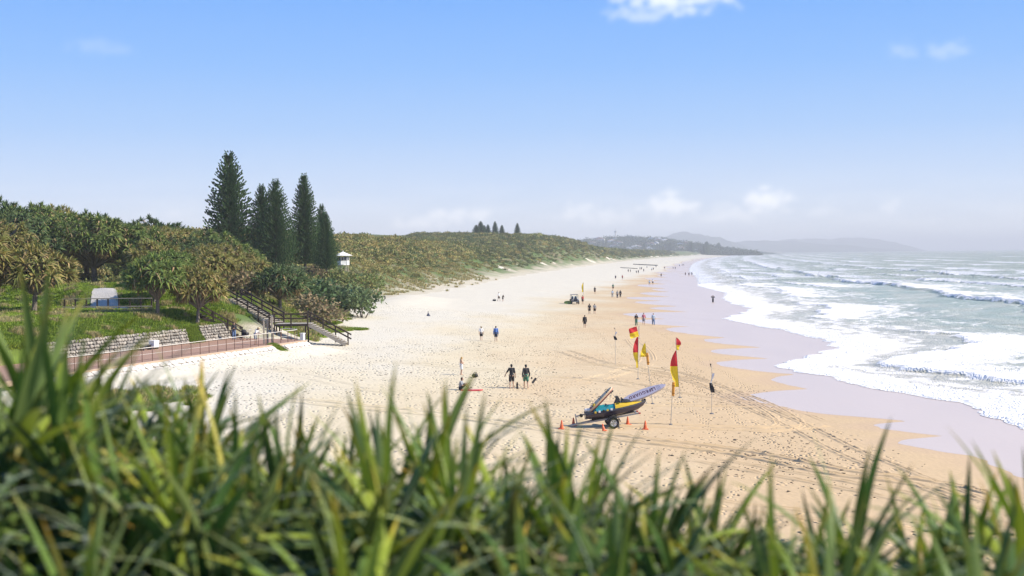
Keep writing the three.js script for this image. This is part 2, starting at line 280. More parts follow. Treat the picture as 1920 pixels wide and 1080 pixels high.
{
  const qs = []; { let q = 0; while (q < 130) { qs.push(q); q += q < 3 ? 0.16 : q < 25 ? 0.4 : 0.75; } while (q < 26000) { qs.push(q); q *= 1.055; } qs.push(26000); }
  const seaX = (d, j) => shoreX(d) + frontQ(d) + qs[j] * (1 + Math.max(0, d - 3000) / 9000);
  const seaY = (x, d) => levelAt(x, d) + swell(x - shoreX(d) - frontQ(d), d) * (1 - 0.75 * ss(600, 2500, d));
  const X0 = 18, X1 = 210, D0 = 34, D1 = 430, W = 2048, H = 2048;
  const px = (i) => X0 + (i + 0.5) / W * (X1 - X0), pd = (j) => D0 + (j + 0.5) / H * (D1 - D0);
  const foam = new Float32Array(W * H);
  for (let j = 0; j < H; j++) { const d = pd(j), e = shoreX(d) + frontQ(d); for (let i = 0; i < W; i++) { const q = px(i) - e; foam[j * W + i] = q < -2 ? 0 : foamAt(q, d); } }
  const map = spread(texture(W, H, (i, j, o) => { const d = pd(j), q = px(i) - shoreX(d) - frontQ(d); waterColor(q, d, o); mixFoam(o, foam[j * W + i]); }), X0, X1, D0, D1);
  const rough = spread(texture(W, H, (i, j, o) => { o[0] = o[1] = o[2] = lerp(0.3, 0.95, foam[j * W + i]); }, false), X0, X1, D0, D1);
  const ripples = texture(1024, 1024, (i, j, o) => { const a = i / 1024 * 6.28318, b = j / 1024 * 6.28318; o[0] = o[1] = o[2] = 0.5 + 0.32 * fbm(Math.cos(a) * 3.2 + 9 + Math.sin(b) * 1.1, Math.sin(a) * 3.2 + Math.cos(b) * 3.1, 5) + 0.2 * N2(Math.cos(a) * 9 + Math.cos(b) * 9, Math.sin(a) * 9 + Math.sin(b) * 9); }, false);
  structure('sea', sheet(geom(D0, D1, 0.006, 0.28), qs.length, seaX, seaY), new THREE.MeshPhysicalMaterial({ map, roughnessMap: rough, roughness: 1, ior: 1.33, bumpMap: tiled(ripples, 14), bumpScale: 0.2 }));
  const far = [];
  const Fx0 = -60, Fx1 = 2400, Fd0 = 425, Fd1 = 3600;
  const fmap = spread(texture(2048, 2048, (i, j, o) => {
    const d = Fd0 + (j + 0.5) / 2048 * (Fd1 - Fd0), x = Fx0 + (i + 0.5) / 2048 * (Fx1 - Fx0), q = x - shoreX(d) - frontQ(d); waterColor(Math.max(0, q), d, o);
    if (q < -4) { o[0] = 0.36; o[1] = 0.33; o[2] = 0.27; return; }
    const f = Math.max(foamAt(q, d), ss(0.42, 0.62, fbm(x * 0.03, d * 0.008, 4) + 0.1 * N2(x * 0.2, d * 0.05))) * (1 - 0.45 * ss(500, 1600, q)); mixFoam(o, f);
  }), Fx0, Fx1, Fd0, Fd1);
  structure('sea', sheet([...geom(D1, 26000, 0.018, 3)], qs.length, seaX, seaY), new THREE.MeshPhysicalMaterial({ map: fmap, roughness: 0.4, ior: 1.33, bumpMap: tiled(ripples.clone(), 60), bumpScale: 1.6 }));
}
// ---------------------------------------------------------------- land behind the beach
const soil = tiled(texture(512, 512, (i, j, o) => { const q = 0.8 + 0.35 * fbm(i / 512 * 20, j / 512 * 20, 4); o[0] = o[1] = o[2] = q; }), 6);
function landColor(x, d, o) {
  const s = shoreX(d) - x, sd = s - toeS(d), [t, w] = toTW(x, d), n = fbm(x * 0.12, d * 0.09, 4);
  const grass = ss(-0.15, 0.3, n + 0.15), f = N2(x * 1.1, d * 0.8);
  let r = lerp(0.20, 0.10, grass), g = lerp(0.17, 0.155, grass), b = lerp(0.08, 0.03, grass);
  if (d > 130 || t > TEND) { const sand = (1 - ss(1.5, d > 215 ? 13 : 4.5, sd + 5 * n)); r = lerp(r, 0.62, sand); g = lerp(g, 0.54, sand); b = lerp(b, 0.39, sand); }
  if (d < 150 && t < TEND + 2) { r = lerp(0.075, 0.13, grass) * (1 + 0.2 * f); g = lerp(0.125, 0.19, grass) * (1 + 0.2 * f); b = 0.022; const dead = ss(0.18, 0.45, N2(x * 0.23 + 4, d * 0.3)); r = lerp(r, 0.26, dead * 0.8); g = lerp(g, 0.20, dead * 0.8); b = lerp(b, 0.1, dead * 0.8); }
  if (t > TEND - 0.5 && t < 40 && w < 16) { const sand = ss(TEND - 0.5, TEND + 1, t) * (1 - ss(5, 11.5, w + 5 * n + 1.2 * f)); r = lerp(r, 0.60, sand); g = lerp(g, 0.53, sand); b = lerp(b, 0.40, sand); }
  o[0] = r; o[1] = g; o[2] = b;
}
{
  const cols = []; { let c = 0; while (c < 75) { cols.push(c); c += 0.55; } while (c < 2600) { cols.push(c); c *= 1.07; } }
  const startX = (d) => { const toe = shoreX(d) - toeS(d) - 0.6, prom = PA[0] + (d - PA[1]) * (PU[0] / PU[1]) - 1.2; return lerp(Math.min(prom, toe), toe, ss(119, 124, d)); };
  structure('dune_ground', sheet([...geom(70, 165, 0.004, 0.45), ...geom(166, 9000, 0.014, 1.2)], cols.length, (d, j) => startX(d) - cols[j] * (1 + Math.max(0, d - 400) / 2500), (x, d, j) => ground(x, d) + (j === 0 ? -0.12 : 0.03), landColor), new THREE.MeshStandardMaterial({ vertexColors: true, map: soil, roughness: 1 }));
  // the headland the camera stands on
  structure('headland_ground', sheet(geom(-14, 33, 0.05, 0.5), 60, (d, j) => lerp(-40, 30, j / 59), (x, d) => ground(x, d) + 0.04 * ss(33, 30, d) - 0.12 * ss(28, 33, d), (x, d, c) => { const n = fbm(x * 0.5, d * 0.5, 3); c[0] = 0.17 + 0.1 * n; c[1] = 0.13 + 0.07 * n; c[2] = 0.075 + 0.04 * n; }), new THREE.MeshStandardMaterial({ vertexColors: true, roughness: 1 }));
}
// ---------------------------------------------------------------- far hills, each a rounded mound of its own
function hill(cx, d, len, deep, h, seed, col, skew = 0, cliff = 0) {
  const ds = [], n = 26; for (let i = 0; i <= n; i++) ds.push(d - deep + 2 * deep * i / n);
  const g = sheet(ds, 90, (dd, j) => cx + len * (j / 89 * 2 - 1), (x, dd) => {
    const u = (x - cx) / len, v = (dd - d) / deep, su = clamp(u + skew * (1 - u * u), -1, 1);
    const e = cliff && u > 0 ? 1 - ss(cliff, 1, u) : Math.pow(Math.max(0, Math.cos(su * Math.PI / 2)), 1.4);
    return -6 + (h + 6) * e * Math.pow(Math.max(0, 1 - v * v), 0.7) * (0.86 + 0.22 * fbm(u * 3 + seed, v + seed, 4)) + 3.5 * N2(u * 40, v * 9 + seed);
  }, (x, dd, c) => { const q = 0.75 + 0.5 * fbm(x * 0.012, dd * 0.006, 4); c[0] = col[0] * q; c[1] = col[1] * q; c[2] = col[2] * q; });
  return structure('hill', g, new THREE.MeshStandardMaterial({ vertexColors: true, roughness: 1 }));
}
const hillGreen = [0.075, 0.105, 0.06];
hill(330, 7000, 560, 500, 92, 1, hillGreen, 0.1);
hill(900, 7800, 900, 600, 80, 6, hillGreen, 0.1);
hill(1290, 9200, 620, 700, 175, 3, hillGreen);
hill(2100, 10500, 1400, 700, 110, 4, hillGreen);
hill(2900, 12500, 1250, 700, 150, 5, hillGreen, 0, 0.62);
hill(340, 3900, 460, 380, 62, 7, hillGreen);
hill(640, 4700, 420, 380, 40, 8, hillGreen);
// ---------------------------------------------------------------- promenade, its walls and railing
const P = (t, w, y) => { const [x, d] = fromTW(t, w); return [x, y, -d]; };
const promTurn = Math.atan2(PU[0], PU[1]) * -1;                    // a thing's own -z points along the promenade
const noiseMap = (f, amp, size, base = 1) => tiled(texture(512, 512, (i, j, o) => { const q = base + amp * fbm(i / 512 * f, j / 512 * f, 4); o[0] = o[1] = o[2] = q; }), size);
const stain = noiseMap(18, 0.5, 3, 0.85);
const uvBy = (g, s = 1) => { const p = g.attributes.position, u = new Float32Array(p.count * 2); for (let i = 0; i < p.count; i++) { u[i * 2] = (p.getX(i) + 0.37 * p.getY(i)) * s; u[i * 2 + 1] = (p.getZ(i) + 0.81 * p.getY(i)) * s; } g.setAttribute('uv', new THREE.BufferAttribute(u, 2)); return g; };
function prism(corners, y0, y1) {                                 // a slab over corners [x, z]
  const sh = new THREE.Shape(corners.map(([x, z]) => new THREE.Vector2(x, -z)));
  return new THREE.ExtrudeGeometry(sh, { depth: y1 - y0, bevelEnabled: false }).rotateX(-Math.PI / 2).translate(0, y0, 0);
}
const XZ = (t, w) => { const [x, d] = fromTW(t, w); return [x, -d]; };
structure('promenade', uvBy(prism([XZ(-22, 0), XZ(29.2, 0), XZ(30.8, 3), XZ(31.2, WALLW + 0.3), XZ(-22, WALLW + 0.3)], PROM - 0.3, PROM)), M(0.40, 0.235, 0.155, 0.9, { map: stain }));
structure('promenade_kerb', prism([XZ(-22, -0.22), XZ(29.2, -0.22), XZ(29.2, -0.004), XZ(-22, -0.004)], PROM - 0.32, PROM + 0.06), M(0.46, 0.33, 0.23, 0.9));

// rough stones: a few shapes, squashed and chipped
function stoneShape(seed) {
  const r = mulberry(seed), g = new THREE.IcosahedronGeometry(0.5, 1), p = g.attributes.position;
  const key = new Map();
  for (let i = 0; i < p.count; i++) {
    const v = V3().fromBufferAttribute(p, i), k = [v.x, v.y, v.z].map((a) => a.toFixed(3)).join();
    if (!key.has(k)) { const f = 0.9 + 0.25 * r(); key.set(k, v.clone().set(Math.sign(v.x) * Math.pow(Math.abs(v.x) * 2, 0.55) / 2, Math.sign(v.y) * Math.pow(Math.abs(v.y) * 2, 0.55) / 2, Math.sign(v.z) * Math.pow(Math.abs(v.z) * 2, 0.55) / 2).multiplyScalar(f)); }
    p.setXYZ(i, ...key.get(k).toArray());
  }
  g.computeVertexNormals(); return g;
}
const stones = [1, 2, 3, 4, 5, 6].map(stoneShape);
const stoneMats = [[0.34, 0.30, 0.25], [0.28, 0.25, 0.21], [0.40, 0.36, 0.30], [0.22, 0.20, 0.17]].map((c) => M(...c, 0.95, { map: stain }));
const paleMats = [[0.60, 0.55, 0.47], [0.64, 0.58, 0.50], [0.56, 0.51, 0.44]].map((c) => M(...c, 0.95));
const mortar = M(0.16, 0.145, 0.125, 1), paleMortar = M(0.52, 0.47, 0.40, 1);
rnd = mulberry(21);
function stoneWall(name, label, t0, t1, wb, yb, wt, yt, size, mats, back, flat) {   // a battered wall of separate stones over a mortar core
  const mid = (t0 + t1) / 2, [mx, md] = fromTW(mid, (wb + wt) / 2), g = thing(name, label, 'wall', [mx, yb, -md]);
  const loc = (t, w, y) => { const [x, d] = fromTW(t, w); return V3(x - mx, y - yb, -d + md); };
  const off = 0.07, q = [loc(t0, wb + off, yb - 0.3), loc(t1, wb + off, yb - 0.3), loc(t1, wt + off, yt - 0.04), loc(t0, wt + off, yt - 0.04), loc(t0, wb + 0.6, yb - 0.3), loc(t1, wb + 0.6, yb - 0.3), loc(t1, wt + 0.6, yt - 0.04), loc(t0, wt + 0.6, yt - 0.04)];
  const b = new THREE.BufferGeometry().setFromPoints(q); b.setIndex([0, 1, 2, 0, 2, 3, 3, 2, 6, 3, 6, 7, 1, 5, 6, 1, 6, 2, 4, 0, 3, 4, 3, 7, 5, 4, 7, 5, 7, 6]); const bb = b.toNonIndexed(); bb.computeVertexNormals(); mesh('mortar', bb, back, g);
  const up = loc(0, wt, yt).sub(loc(0, wb, yb)), L = up.length(), along = V3(PU[0], 0, -PU[1]), out = along.clone().cross(up).normalize(); if (out.dot(V3(PU[1], 0, PU[0])) < 0) out.negate(); up.normalize();
  const rows = Math.max(2, Math.round(L / size)), rh = L / rows, turn = new THREE.Matrix4().makeBasis(along, up, along.clone().cross(up));
  for (let i = 0; i < rows; i++) {
    let t = t0 + 0.05 + 0.2 * rnd();
    while (t < t1 - 0.15) {
      const l = Math.min(size * rr(0.8, 1.75), t1 - t), o = mesh('stone', stones[Math.floor(rnd() * 6)], mats[Math.floor(rnd() * mats.length)], g);
      o.position.copy(loc(t + l / 2, wb, yb)).addScaledVector(up, (i + 0.5) * rh).addScaledVector(out, flat ? -0.03 : rr(-0.05, 0.05));
      o.quaternion.setFromRotationMatrix(turn); if (!flat) o.rotateZ(rr(-0.3, 0.3)); if (rnd() < 0.5) o.rotateZ(Math.PI);
      o.scale.set(l * 0.93, rh * rr(0.78, 1.05), flat ? 0.16 : 0.3); t += l;
    }
  }
  return g;
}
stoneWall('retaining_wall', 'rough grey stone retaining wall below grass bank, behind the white box', 4, 23.4, WALLW - 0.15, PROM, WALLW + 0.5, 4.15, 0.29, stoneMats, mortar);
stoneWall('retaining_wall', 'short rough stone retaining wall beside the dark timber stairs', 25.3, 30.4, WALLW - 0.15, PROM, WALLW + 0.5, 4.3, 0.29, stoneMats, mortar);
stoneWall('sea_wall', 'sloping pale stone sea wall between red promenade and sand', -8, 23.2, -2.9, 1.15, -0.28, PROM - 0.05, 0.6, paleMats, paleMortar, true);
stoneWall('sea_wall', 'short pale stone sea wall below the end of the railing', 24.6, 29.2, -2.4, 1.3, -0.28, PROM - 0.05, 0.6, paleMats, paleMortar, true);
// the dark concrete rib between the two lengths of sea wall
{
  const g = new THREE.BufferGeometry(), q = [[23.25, 0.1, PROM + 0.02], [24.5, 0.1, PROM + 0.02], [23.25, -3.5, 0.9], [24.5, -3.5, 0.9], [23.25, 0.1, 0.7], [24.5, 0.1, 0.7], [23.25, -3.5, 0.6], [24.5, -3.5, 0.6]].map(([t, w, y]) => V3(...P(t, w, y)));
  const c = q.reduce((a, b) => a.add(b), V3()).multiplyScalar(1 / 8); g.setFromPoints(q.map((v) => v.clone().sub(c))); g.setIndex([0, 2, 1, 1, 2, 3, 0, 4, 2, 2, 4, 6, 1, 3, 5, 3, 7, 5, 2, 6, 3, 3, 6, 7, 0, 1, 4, 1, 5, 4]);
  const e = g.toNonIndexed(); e.computeVertexNormals(); const o = mesh('wall_rib', uvBy(e), M(0.20, 0.185, 0.16, 0.95, { map: stain })); o.position.copy(c); tag(o, 'dark sloping concrete rib in the pale sea wall', 'wall rib');
}
// railing: thin steel posts, a bright top rail and two wires
{
  const [ox, od] = fromTW(14, 0.25), g = thing('promenade_railing', 'long thin steel railing along the seaward edge of the red promenade', 'railing', [ox, PROM, -od]);
  const post = M(0.16, 0.085, 0.055, 0.6), rail = M(0.62, 0.57, 0.5, 0.4), L = (t, w, y) => { const [x, d] = fromTW(t, w); return [x - ox, y, -d + od]; };
  const pts = []; for (let t = -6; t < 28.3; t += 1.3) pts.push([t, 0.25]); pts.push([28.8, 0.6], [29.4, 1.6], [29.6, 2.8]);
  for (const [t, w] of pts) mesh('post', bar(L(t, w, -0.02), L(t, w, 1.12), 0.035, 0.03, 8), post, g);
  const line = (y) => new THREE.CatmullRomCurve3(pts.map(([t, w]) => V3(...L(t, w, y))));
  mesh('top_rail', new THREE.TubeGeometry(line(1.12), 120, 0.03, 6), rail, g);
  mesh('mid_rail', new THREE.TubeGeometry(line(0.62), 120, 0.014, 5), rail, g); mesh('mid_rail', new THREE.TubeGeometry(line(0.2), 120, 0.012, 5), post, g);
}
// ---------------------------------------------------------------- timber stairs
const timber = M(0.055, 0.036, 0.024, 0.85, { map: stain }), tread = M(0.42, 0.37, 0.30, 0.95, { map: stain }), paleTimber = M(0.42, 0.36, 0.28, 0.9, { map: stain });
function handrail(parent, a, b, n, o, extra = 0.0, hi = 1.05) {   // posts and two rails between floor points a and b, seen from origin o
  const s = (p) => [p[0] - o[0], p[1] - o[1], p[2] - o[2]];
  for (let i = 0; i < n; i++) { const k = n === 1 ? 0 : i / (n - 1), p = [0, 1, 2].map((c) => lerp(a[c], b[c], k)), q = s(p); mesh('post', beam([q[0], q[1] - 0.7, q[2]], [q[0], q[1] + hi + 0.03, q[2]], 0.13, 0.13), timber, parent); }
  const e = (p, q) => [0, 1, 2].map((c) => p[c] + (p[c] - q[c]) * extra);
  for (const y of [hi - 0.05, hi * 0.52]) { const p = s(e(a, b)), q = s(e(b, a)); p[1] += y; q[1] += y; mesh('rail', beam(p, q, 0.07, 0.15), timber, parent); }
}
function flight(name, label, top, bottom, steps, width, posts, opt = {}) {          // top and bottom: the middle of the flight's upper and lower edge
  const g = thing(name, label, 'stairs', bottom), T = V3(...top).sub(V3(...bottom)), run = V3(T.x, 0, T.z), l = run.length(), dir = run.clone().normalize(), side = V3(-dir.z, 0, dir.x);
  const turn = new THREE.Matrix4().makeBasis(dir, UPV, dir.clone().cross(UPV)), go = l / steps, rise = T.y / steps;
  const sg = new THREE.BoxGeometry(go + 0.04, 0.07, width), rg = new THREE.BoxGeometry(0.05, rise - 0.08, width);
  for (let i = 0; i < steps; i++) {
    const o = mesh('step', sg, opt.tread || tread, g); o.position.copy(dir).multiplyScalar((i + 0.5) * go).setY((i + 1) * rise - 0.035); o.quaternion.setFromRotationMatrix(turn);
    const p = mesh('riser', rg, opt.riser || timber, g); p.position.copy(dir).multiplyScalar(i * go + 0.08).setY((i + 0.5) * rise - 0.03); p.quaternion.setFromRotationMatrix(turn);
  }
  for (const s of [-1, 1]) { const a = side.clone().multiplyScalar(s * (width / 2 + 0.03)); mesh('stringer', beam([a.x, -0.12, a.z], [a.x + T.x, T.y - 0.12, a.z + T.z], 0.06, 0.3), opt.stringer || tread, g); }
  for (const s of opt.sides || [1, -1]) { const a = side.clone().multiplyScalar(s * (width / 2 + 0.1)); handrail(g, [a.x, 0.05, a.z], [a.x + T.x, T.y, a.z + T.z], posts, [0, 0, 0], opt.extra || 0.02); }
  return g;
}
flight('beach_stairs', 'lower flight of timber beach stairs with dark handrail ending in the sand', [-21.2, 4.0, -127.9], [-17.3, 1.82, -127.9], 13, 1.7, 4, { extra: 0.09, sides: [1] });
flight('beach_stairs', 'upper flight of timber beach stairs climbing the grassy dune', [-30.2, 6.45, -133.2], [-24.7, 4.02, -128.4], 15, 1.7, 5, { sides: [-1, 1] });
{
  const g = thing('stair_landing', 'square timber landing with dark rails between the two stair flights', 'landing', [-22.95, 4.0, -127.9]);
  for (let i = 0; i < 12; i++) mesh('plank', bx(0.275, 0.05, 1.9, -1.6 + (i + 0.5) * 0.29, -0.03, 0), tread, g);
  mesh('bearer', bx(3.5, 0.2, 0.09, 0, -0.16, 0.86), timber, g); mesh('bearer', bx(3.5, 0.2, 0.09, 0, -0.16, -0.86), timber, g);
  handrail(g, [-1.7, 0, 0.95], [1.75, 0, 0.95], 3, [0, 0, 0]);
  for (const x of [-1.5, 1.5]) for (const z of [-0.85, 0.85]) mesh('leg', bx(0.14, 2.4, 0.14, x, -1.47, z), timber, g);
}
flight('promenade_stairs', 'dark timber stairs from the promenade up behind the pandanus', [-31.6, 5.3, -123.4], [-27.6, 2.78, -124.7], 13, 1.5, 4, { tread: timber, stringer: timber, extra: 0.02 });
// ---------------------------------------------------------------- path and fence on the bank
const pathL = (d) => table([[126.4, -46.5], [127.6, -46.3], [128.2, -44.2], [138, -47]], d), pathR = (d) => table([[126.4, -38.6], [127.6, -39], [129, -41.4], [138, -44.6]], d);
structure('path', sheet(geom(126.4, 138, 0.003, 0.35), 12, (d, j) => lerp(pathR(d), pathL(d), j / 11), (x, d) => ground(x, d) + 0.1), M(0.50, 0.46, 0.40, 0.9, { map: tiled(stain.clone(), 4) }));
{
  const g = thing('timber_fence', 'low timber post and rail fence at the edge of the pale path', 'fence', [-42, 5.72, -126]);
  for (let i = 0; i < 9; i++) mesh('post', bx(0.13, 1.35, 0.13, -4 + i * 1.12, 0.4, 0), timber, g);
  mesh('rail', bx(9.2, 0.09, 0.1, 0.4, 1.1, 0.02), paleTimber, g); mesh('rail', bx(9.2, 0.12, 0.06, 0.4, 0.28, 0.1), paleTimber, g);
  mesh('edge_beam', bx(9.2, 0.2, 0.12, 0.4, -0.02, 0.15), paleTimber, g);
}
// shower posts at the promenade's end
rnd = mulberry(4);
for (const [t, w, h, lab] of [[23.7, 1.15, 2.3, 'weathered timber shower post, left of three by the railing'], [23.85, 0.85, 2.35, 'weathered timber shower post, the middle one of three'], [23.95, 0.42, 2.65, 'tallest weathered timber post by the promenade railing']]) {
  const [x, d] = fromTW(t, w), g = thing('shower_post', lab, 'post', [x, PROM, -d], 0.3, 'shower posts'), wood = M(0.34, 0.29, 0.23, 0.9, { map: stain });
  mesh('post', new RoundedBoxGeometry(0.16, h, 0.16, 1, 0.02).translate(0, h / 2, 0), wood, g); mesh('cap', bx(0.2, 0.05, 0.2, 0, h + 0.025, 0), M(0.3, 0.3, 0.3, 0.5), g);
}
{
  const [x, d] = fromTW(31.6, 1.6), g = thing('concrete_pillar', 'bright white concrete pillar beside the lower beach stairs', 'pillar', [x, 1.5, -d], promTurn);
  mesh('shaft', new RoundedBoxGeometry(0.38, 1.9, 0.38, 2, 0.04).translate(0, 0.8, 0), M(0.76, 0.74, 0.7, 0.85), g); mesh('cap', new RoundedBoxGeometry(0.44, 0.08, 0.44, 1, 0.02).translate(0, 1.78, 0), M(0.76, 0.74, 0.7, 0.85), g);
}
{
  const [x, d] = fromTW(16.6, 8.2), g = thing('storage_box', 'white storage box standing against the stone retaining wall', 'box', [x, PROM, -d], promTurn + 1.57);
  mesh('body', new RoundedBoxGeometry(0.72, 0.55, 0.6, 2, 0.03).translate(0, 0.42, 0), M(0.8, 0.8, 0.8, 0.5), g); mesh('lid', new RoundedBoxGeometry(0.76, 0.08, 0.64, 1, 0.02).translate(0, 0.735, 0), M(0.8, 0.8, 0.8, 0.5), g);
  for (const s of [-0.3, 0.3]) mesh('foot', bx(0.08, 0.15, 0.5, s, 0.075, 0), M(0.05, 0.05, 0.05), g);
  const [x2, d2] = fromTW(15.3, 8.1), b = thing('bench', 'small dark bench beside the white storage box', 'bench', [x2, PROM, -d2], promTurn + 1.57), dk = M(0.03, 0.03, 0.03, 0.6);
  for (const z of [-0.16, 0, 0.16]) mesh('slat', bx(1.3, 0.05, 0.13, 0, 0.44, z), dk, b);
  for (const s of [-0.5, 0.5]) mesh('leg', bx(0.08, 0.42, 0.38, s, 0.21, 0), dk, b);
}
{
  const y = ground(-38.9, 150), g = thing('lamp_post', 'slim lamp post with white box head among the pandanus', 'lamp post', [-38.9, y, -150]);
  mesh('pole', cyl(0.07, 0.05, 10.6 - y, 8), M(0.66, 0.66, 0.64, 0.5), g); mesh('head', new RoundedBoxGeometry(0.75, 0.5, 0.4, 2, 0.05).translate(0.15, 10.75 - y, 0), M(0.8, 0.8, 0.78, 0.5), g); mesh('bracket', bx(0.3, 0.06, 0.06, 0.05, 10.47 - y, 0), M(0.5, 0.5, 0.5), g);
}
// ---------------------------------------------------------------- lookout hut in the scrub
{
  const hx = -35.05, hd = 255, y0 = ground(hx, hd), fl = 9.1 - y0, g = thing('lookout_hut', 'white hexagonal lookout hut with pale pyramid roof above the scrub', 'hut', [hx, y0, -hd], 0.3), wh = M(0.78, 0.77, 0.74, 0.7), n = 6;
  mesh('roof', new THREE.ConeGeometry(2.15, 0.85, n, 1).translate(0, fl + 2.3, 0), M(0.72, 0.69, 0.63, 0.7), g); mesh('finial', new THREE.SphereGeometry(0.12, 8, 6).translate(0, fl + 2.78, 0), wh, g);
  mesh('floor', new THREE.CylinderGeometry(1.35, 1.35, 0.15, n).translate(0, fl, 0), wh, g);
  for (let i = 0; i < n; i++) {
    const a = (i + 0.5) / n * 6.2832, b = (i + 1.5) / n * 6.2832, A = [Math.sin(a) * 1.25, Math.cos(a) * 1.25], B = [Math.sin(b) * 1.25, Math.cos(b) * 1.25], c = [(A[0] + B[0]) / 2, (A[1] + B[1]) / 2];
    mesh('post', bar([A[0], fl, A[1]], [A[0], fl + 1.95, A[1]], 0.07), wh, g); mesh('stilt', bar([A[0] * 0.8, 0, A[1] * 0.8], [A[0] * 0.8, fl, A[1] * 0.8], 0.09), M(0.4, 0.36, 0.3), g);
    mesh('wall', bx(1.2, 0.75, 0.06).rotateY((i + 1) / n * 6.2832).translate(c[0], fl + 0.45, c[1]), wh, g);
    const w = mesh('window', bx(1.05, 0.75, 0.03).rotateY((i + 1) / n * 6.2832).translate(c[0], fl + 1.25, c[1]), M(0.03, 0.04, 0.05, 0.1), g); mesh('frame', bx(0.06, 0.8, 0.05).rotateY((i + 1) / n * 6.2832).translate(c[0] * 1.01, fl + 1.25, c[1] * 1.01), wh, w);
  }
}
// ---------------------------------------------------------------- plants: leaf-sized faces gathered into crowns
class Leaves {                                                     // collects small coloured faces into one geometry
  constructor() { this.p = []; this.c = []; this.n = []; }
  tri(a, b, c, col) { const e = b.clone().sub(a).cross(c.clone().sub(a)).normalize(); for (const v of [a, b, c]) { this.p.push(v.x, v.y, v.z); this.c.push(...col); this.n.push(e.x, e.y, e.z); } }
  quad(a, b, c, d, col) { this.tri(a, b, c, col); this.tri(a, c, d, col); }
  geometry() { const g = new THREE.BufferGeometry(); g.setAttribute('position', new THREE.Float32BufferAttribute(this.p, 3)); g.setAttribute('normal', new THREE.Float32BufferAttribute(this.n, 3)); g.setAttribute('color', new THREE.Float32BufferAttribute(this.c, 3)); return g; }
}
const foliage = new THREE.MeshPhysicalMaterial({ vertexColors: true, roughness: 1, transmission: 0.22, thickness: 0, side: THREE.DoubleSide, specularIntensity: 0.3 });
const bark = M(0.13, 0.10, 0.075, 0.95, { map: stain }), greyBark = M(0.22, 0.18, 0.145, 0.95, { map: stain });
const rdir = () => { const z = rr(-1, 1), a = rr(0, 6.2832), r = Math.sqrt(1 - z * z); return V3(r * Math.cos(a), z, r * Math.sin(a)); };
const vary = (c, v) => { const k = 1.5 * (1 + rr(-v, v)); return [c[0] * k * (1 + rr(-0.12, 0.12)), c[1] * k, c[2] * k]; };

// bushy crown: clumps of leaf faces over several overlapping lobes
function bushCrown(seed, n, cols, size = 0.26, flat = 0.72) {
  rnd = mulberry(seed); const L = new Leaves(), lobes = [];
  for (let i = 0; i < 9; i++) { const a = rr(0, 6.28), r = Math.sqrt(rnd()) * 0.62; lobes.push([V3(Math.cos(a) * r, rr(0.25, 0.62) * (1 - 0.4 * r), Math.sin(a) * r), rr(0.28, 0.46)]); }
  for (let i = 0; i < n; i++) {
    const [c, r] = lobes[Math.floor(rnd() * 9)], v = rdir(); if (v.y < -0.35) v.y *= -0.6; const p = c.clone().addScaledVector(v, r * (0.62 + 0.45 * rnd())); p.y = Math.max(0.03, p.y * flat / 0.72);
    const u = rdir(), w = u.clone().cross(rdir()).normalize(), s = size * rr(0.6, 1.3), col = vary(cols[Math.floor(rnd() * cols.length)], 0.25);
    u.addScaledVector(v, 0.7).normalize();
    const q = p.clone().addScaledVector(u, s); L.quad(p, p.clone().addScaledVector(u, s * 0.5).addScaledVector(w, s * 0.26), q, p.clone().addScaledVector(u, s * 0.5).addScaledVector(w, -s * 0.26), col);
  }
  return L.geometry();
}
// ---- scrub blanketing the dunes: nobody could count it
{
  const G = [[0.15, 0.145, 0.045], [0.185, 0.155, 0.06], [0.12, 0.13, 0.04], [0.21, 0.17, 0.08]], Dk = [[0.075, 0.09, 0.03], [0.085, 0.09, 0.04], [0.06, 0.075, 0.03]];
  const kinds = [bushCrown(31, 190, G), bushCrown(32, 190, G), bushCrown(33, 190, [...G, ...Dk]), bushCrown(34, 170, Dk)];
  const spots = kinds.map(() => []);
  rnd = mulberry(55);
  const m = new THREE.Matrix4(), q = new THREE.Quaternion();
  for (let i = 0; i < 26000; i++) {
    const d = 132 * Math.pow(2600 / 132, rnd()), sd = Math.pow(rnd(), 0.8) * lerp(85, 130, ss(300, 1200, d)) + 1, x = shoreX(d) - toeS(d) - sd;
    const n = fbm(x * 0.045, d * 0.03, 3), gapS = d < 215 ? 5.5 : 12;
    if (sd < gapS + 7 * n) continue;
    if (rnd() > 0.2 + 0.8 * ss(130, 320, d)) continue;
    const [t, w] = toTW(x, d); if (t < 56 && w < 66) continue;                        // the park has its own trees
    if (Math.hypot(x + 35.05, (d - 256) * 0.8) < 2.6) continue;
    const scl = rr(1.0, 1.9) * lerp(1.0, 1.7, ss(400, 1500, d)) * (sd < gapS + 8 ? 0.62 : 1) * (1 + 0.35 * n);
    const dark = d > 520 ? 0.65 : 0.16 + 0.3 * ss(0.1, 0.5, N2(x * 0.03, d * 0.015)), k = rnd() < dark ? 3 : Math.floor(rnd() * 3);
    m.compose(V3(x, ground(x, d) - 0.15, -d), q.setFromAxisAngle(UPV, rr(0, 6.28)), V3(scl * rr(1.1, 1.6), scl * rr(0.85, 1.35), scl * rr(1.1, 1.6)));
    const v = rr(1.0, 1.6); spots[k].push([m.clone(), lin(v * rr(0.9, 1.15), v, v * 0.95)]);
  }
  kinds.forEach((g, k) => {
    const im = new THREE.InstancedMesh(g, foliage, spots[k].length); im.name = numbered('dune_scrub');
    spots[k].forEach(([mm, c], i) => { im.setMatrixAt(i, mm); im.setColorAt(i, c); });
    scene.add(stuff(im, ['olive scrub blanketing the coastal dunes', 'dry yellow-green scrub mixed over the dunes', 'mottled brown and green scrub over the dunes', 'dark green scrub of the far wooded dunes'][k], 'scrub'));
  });
}
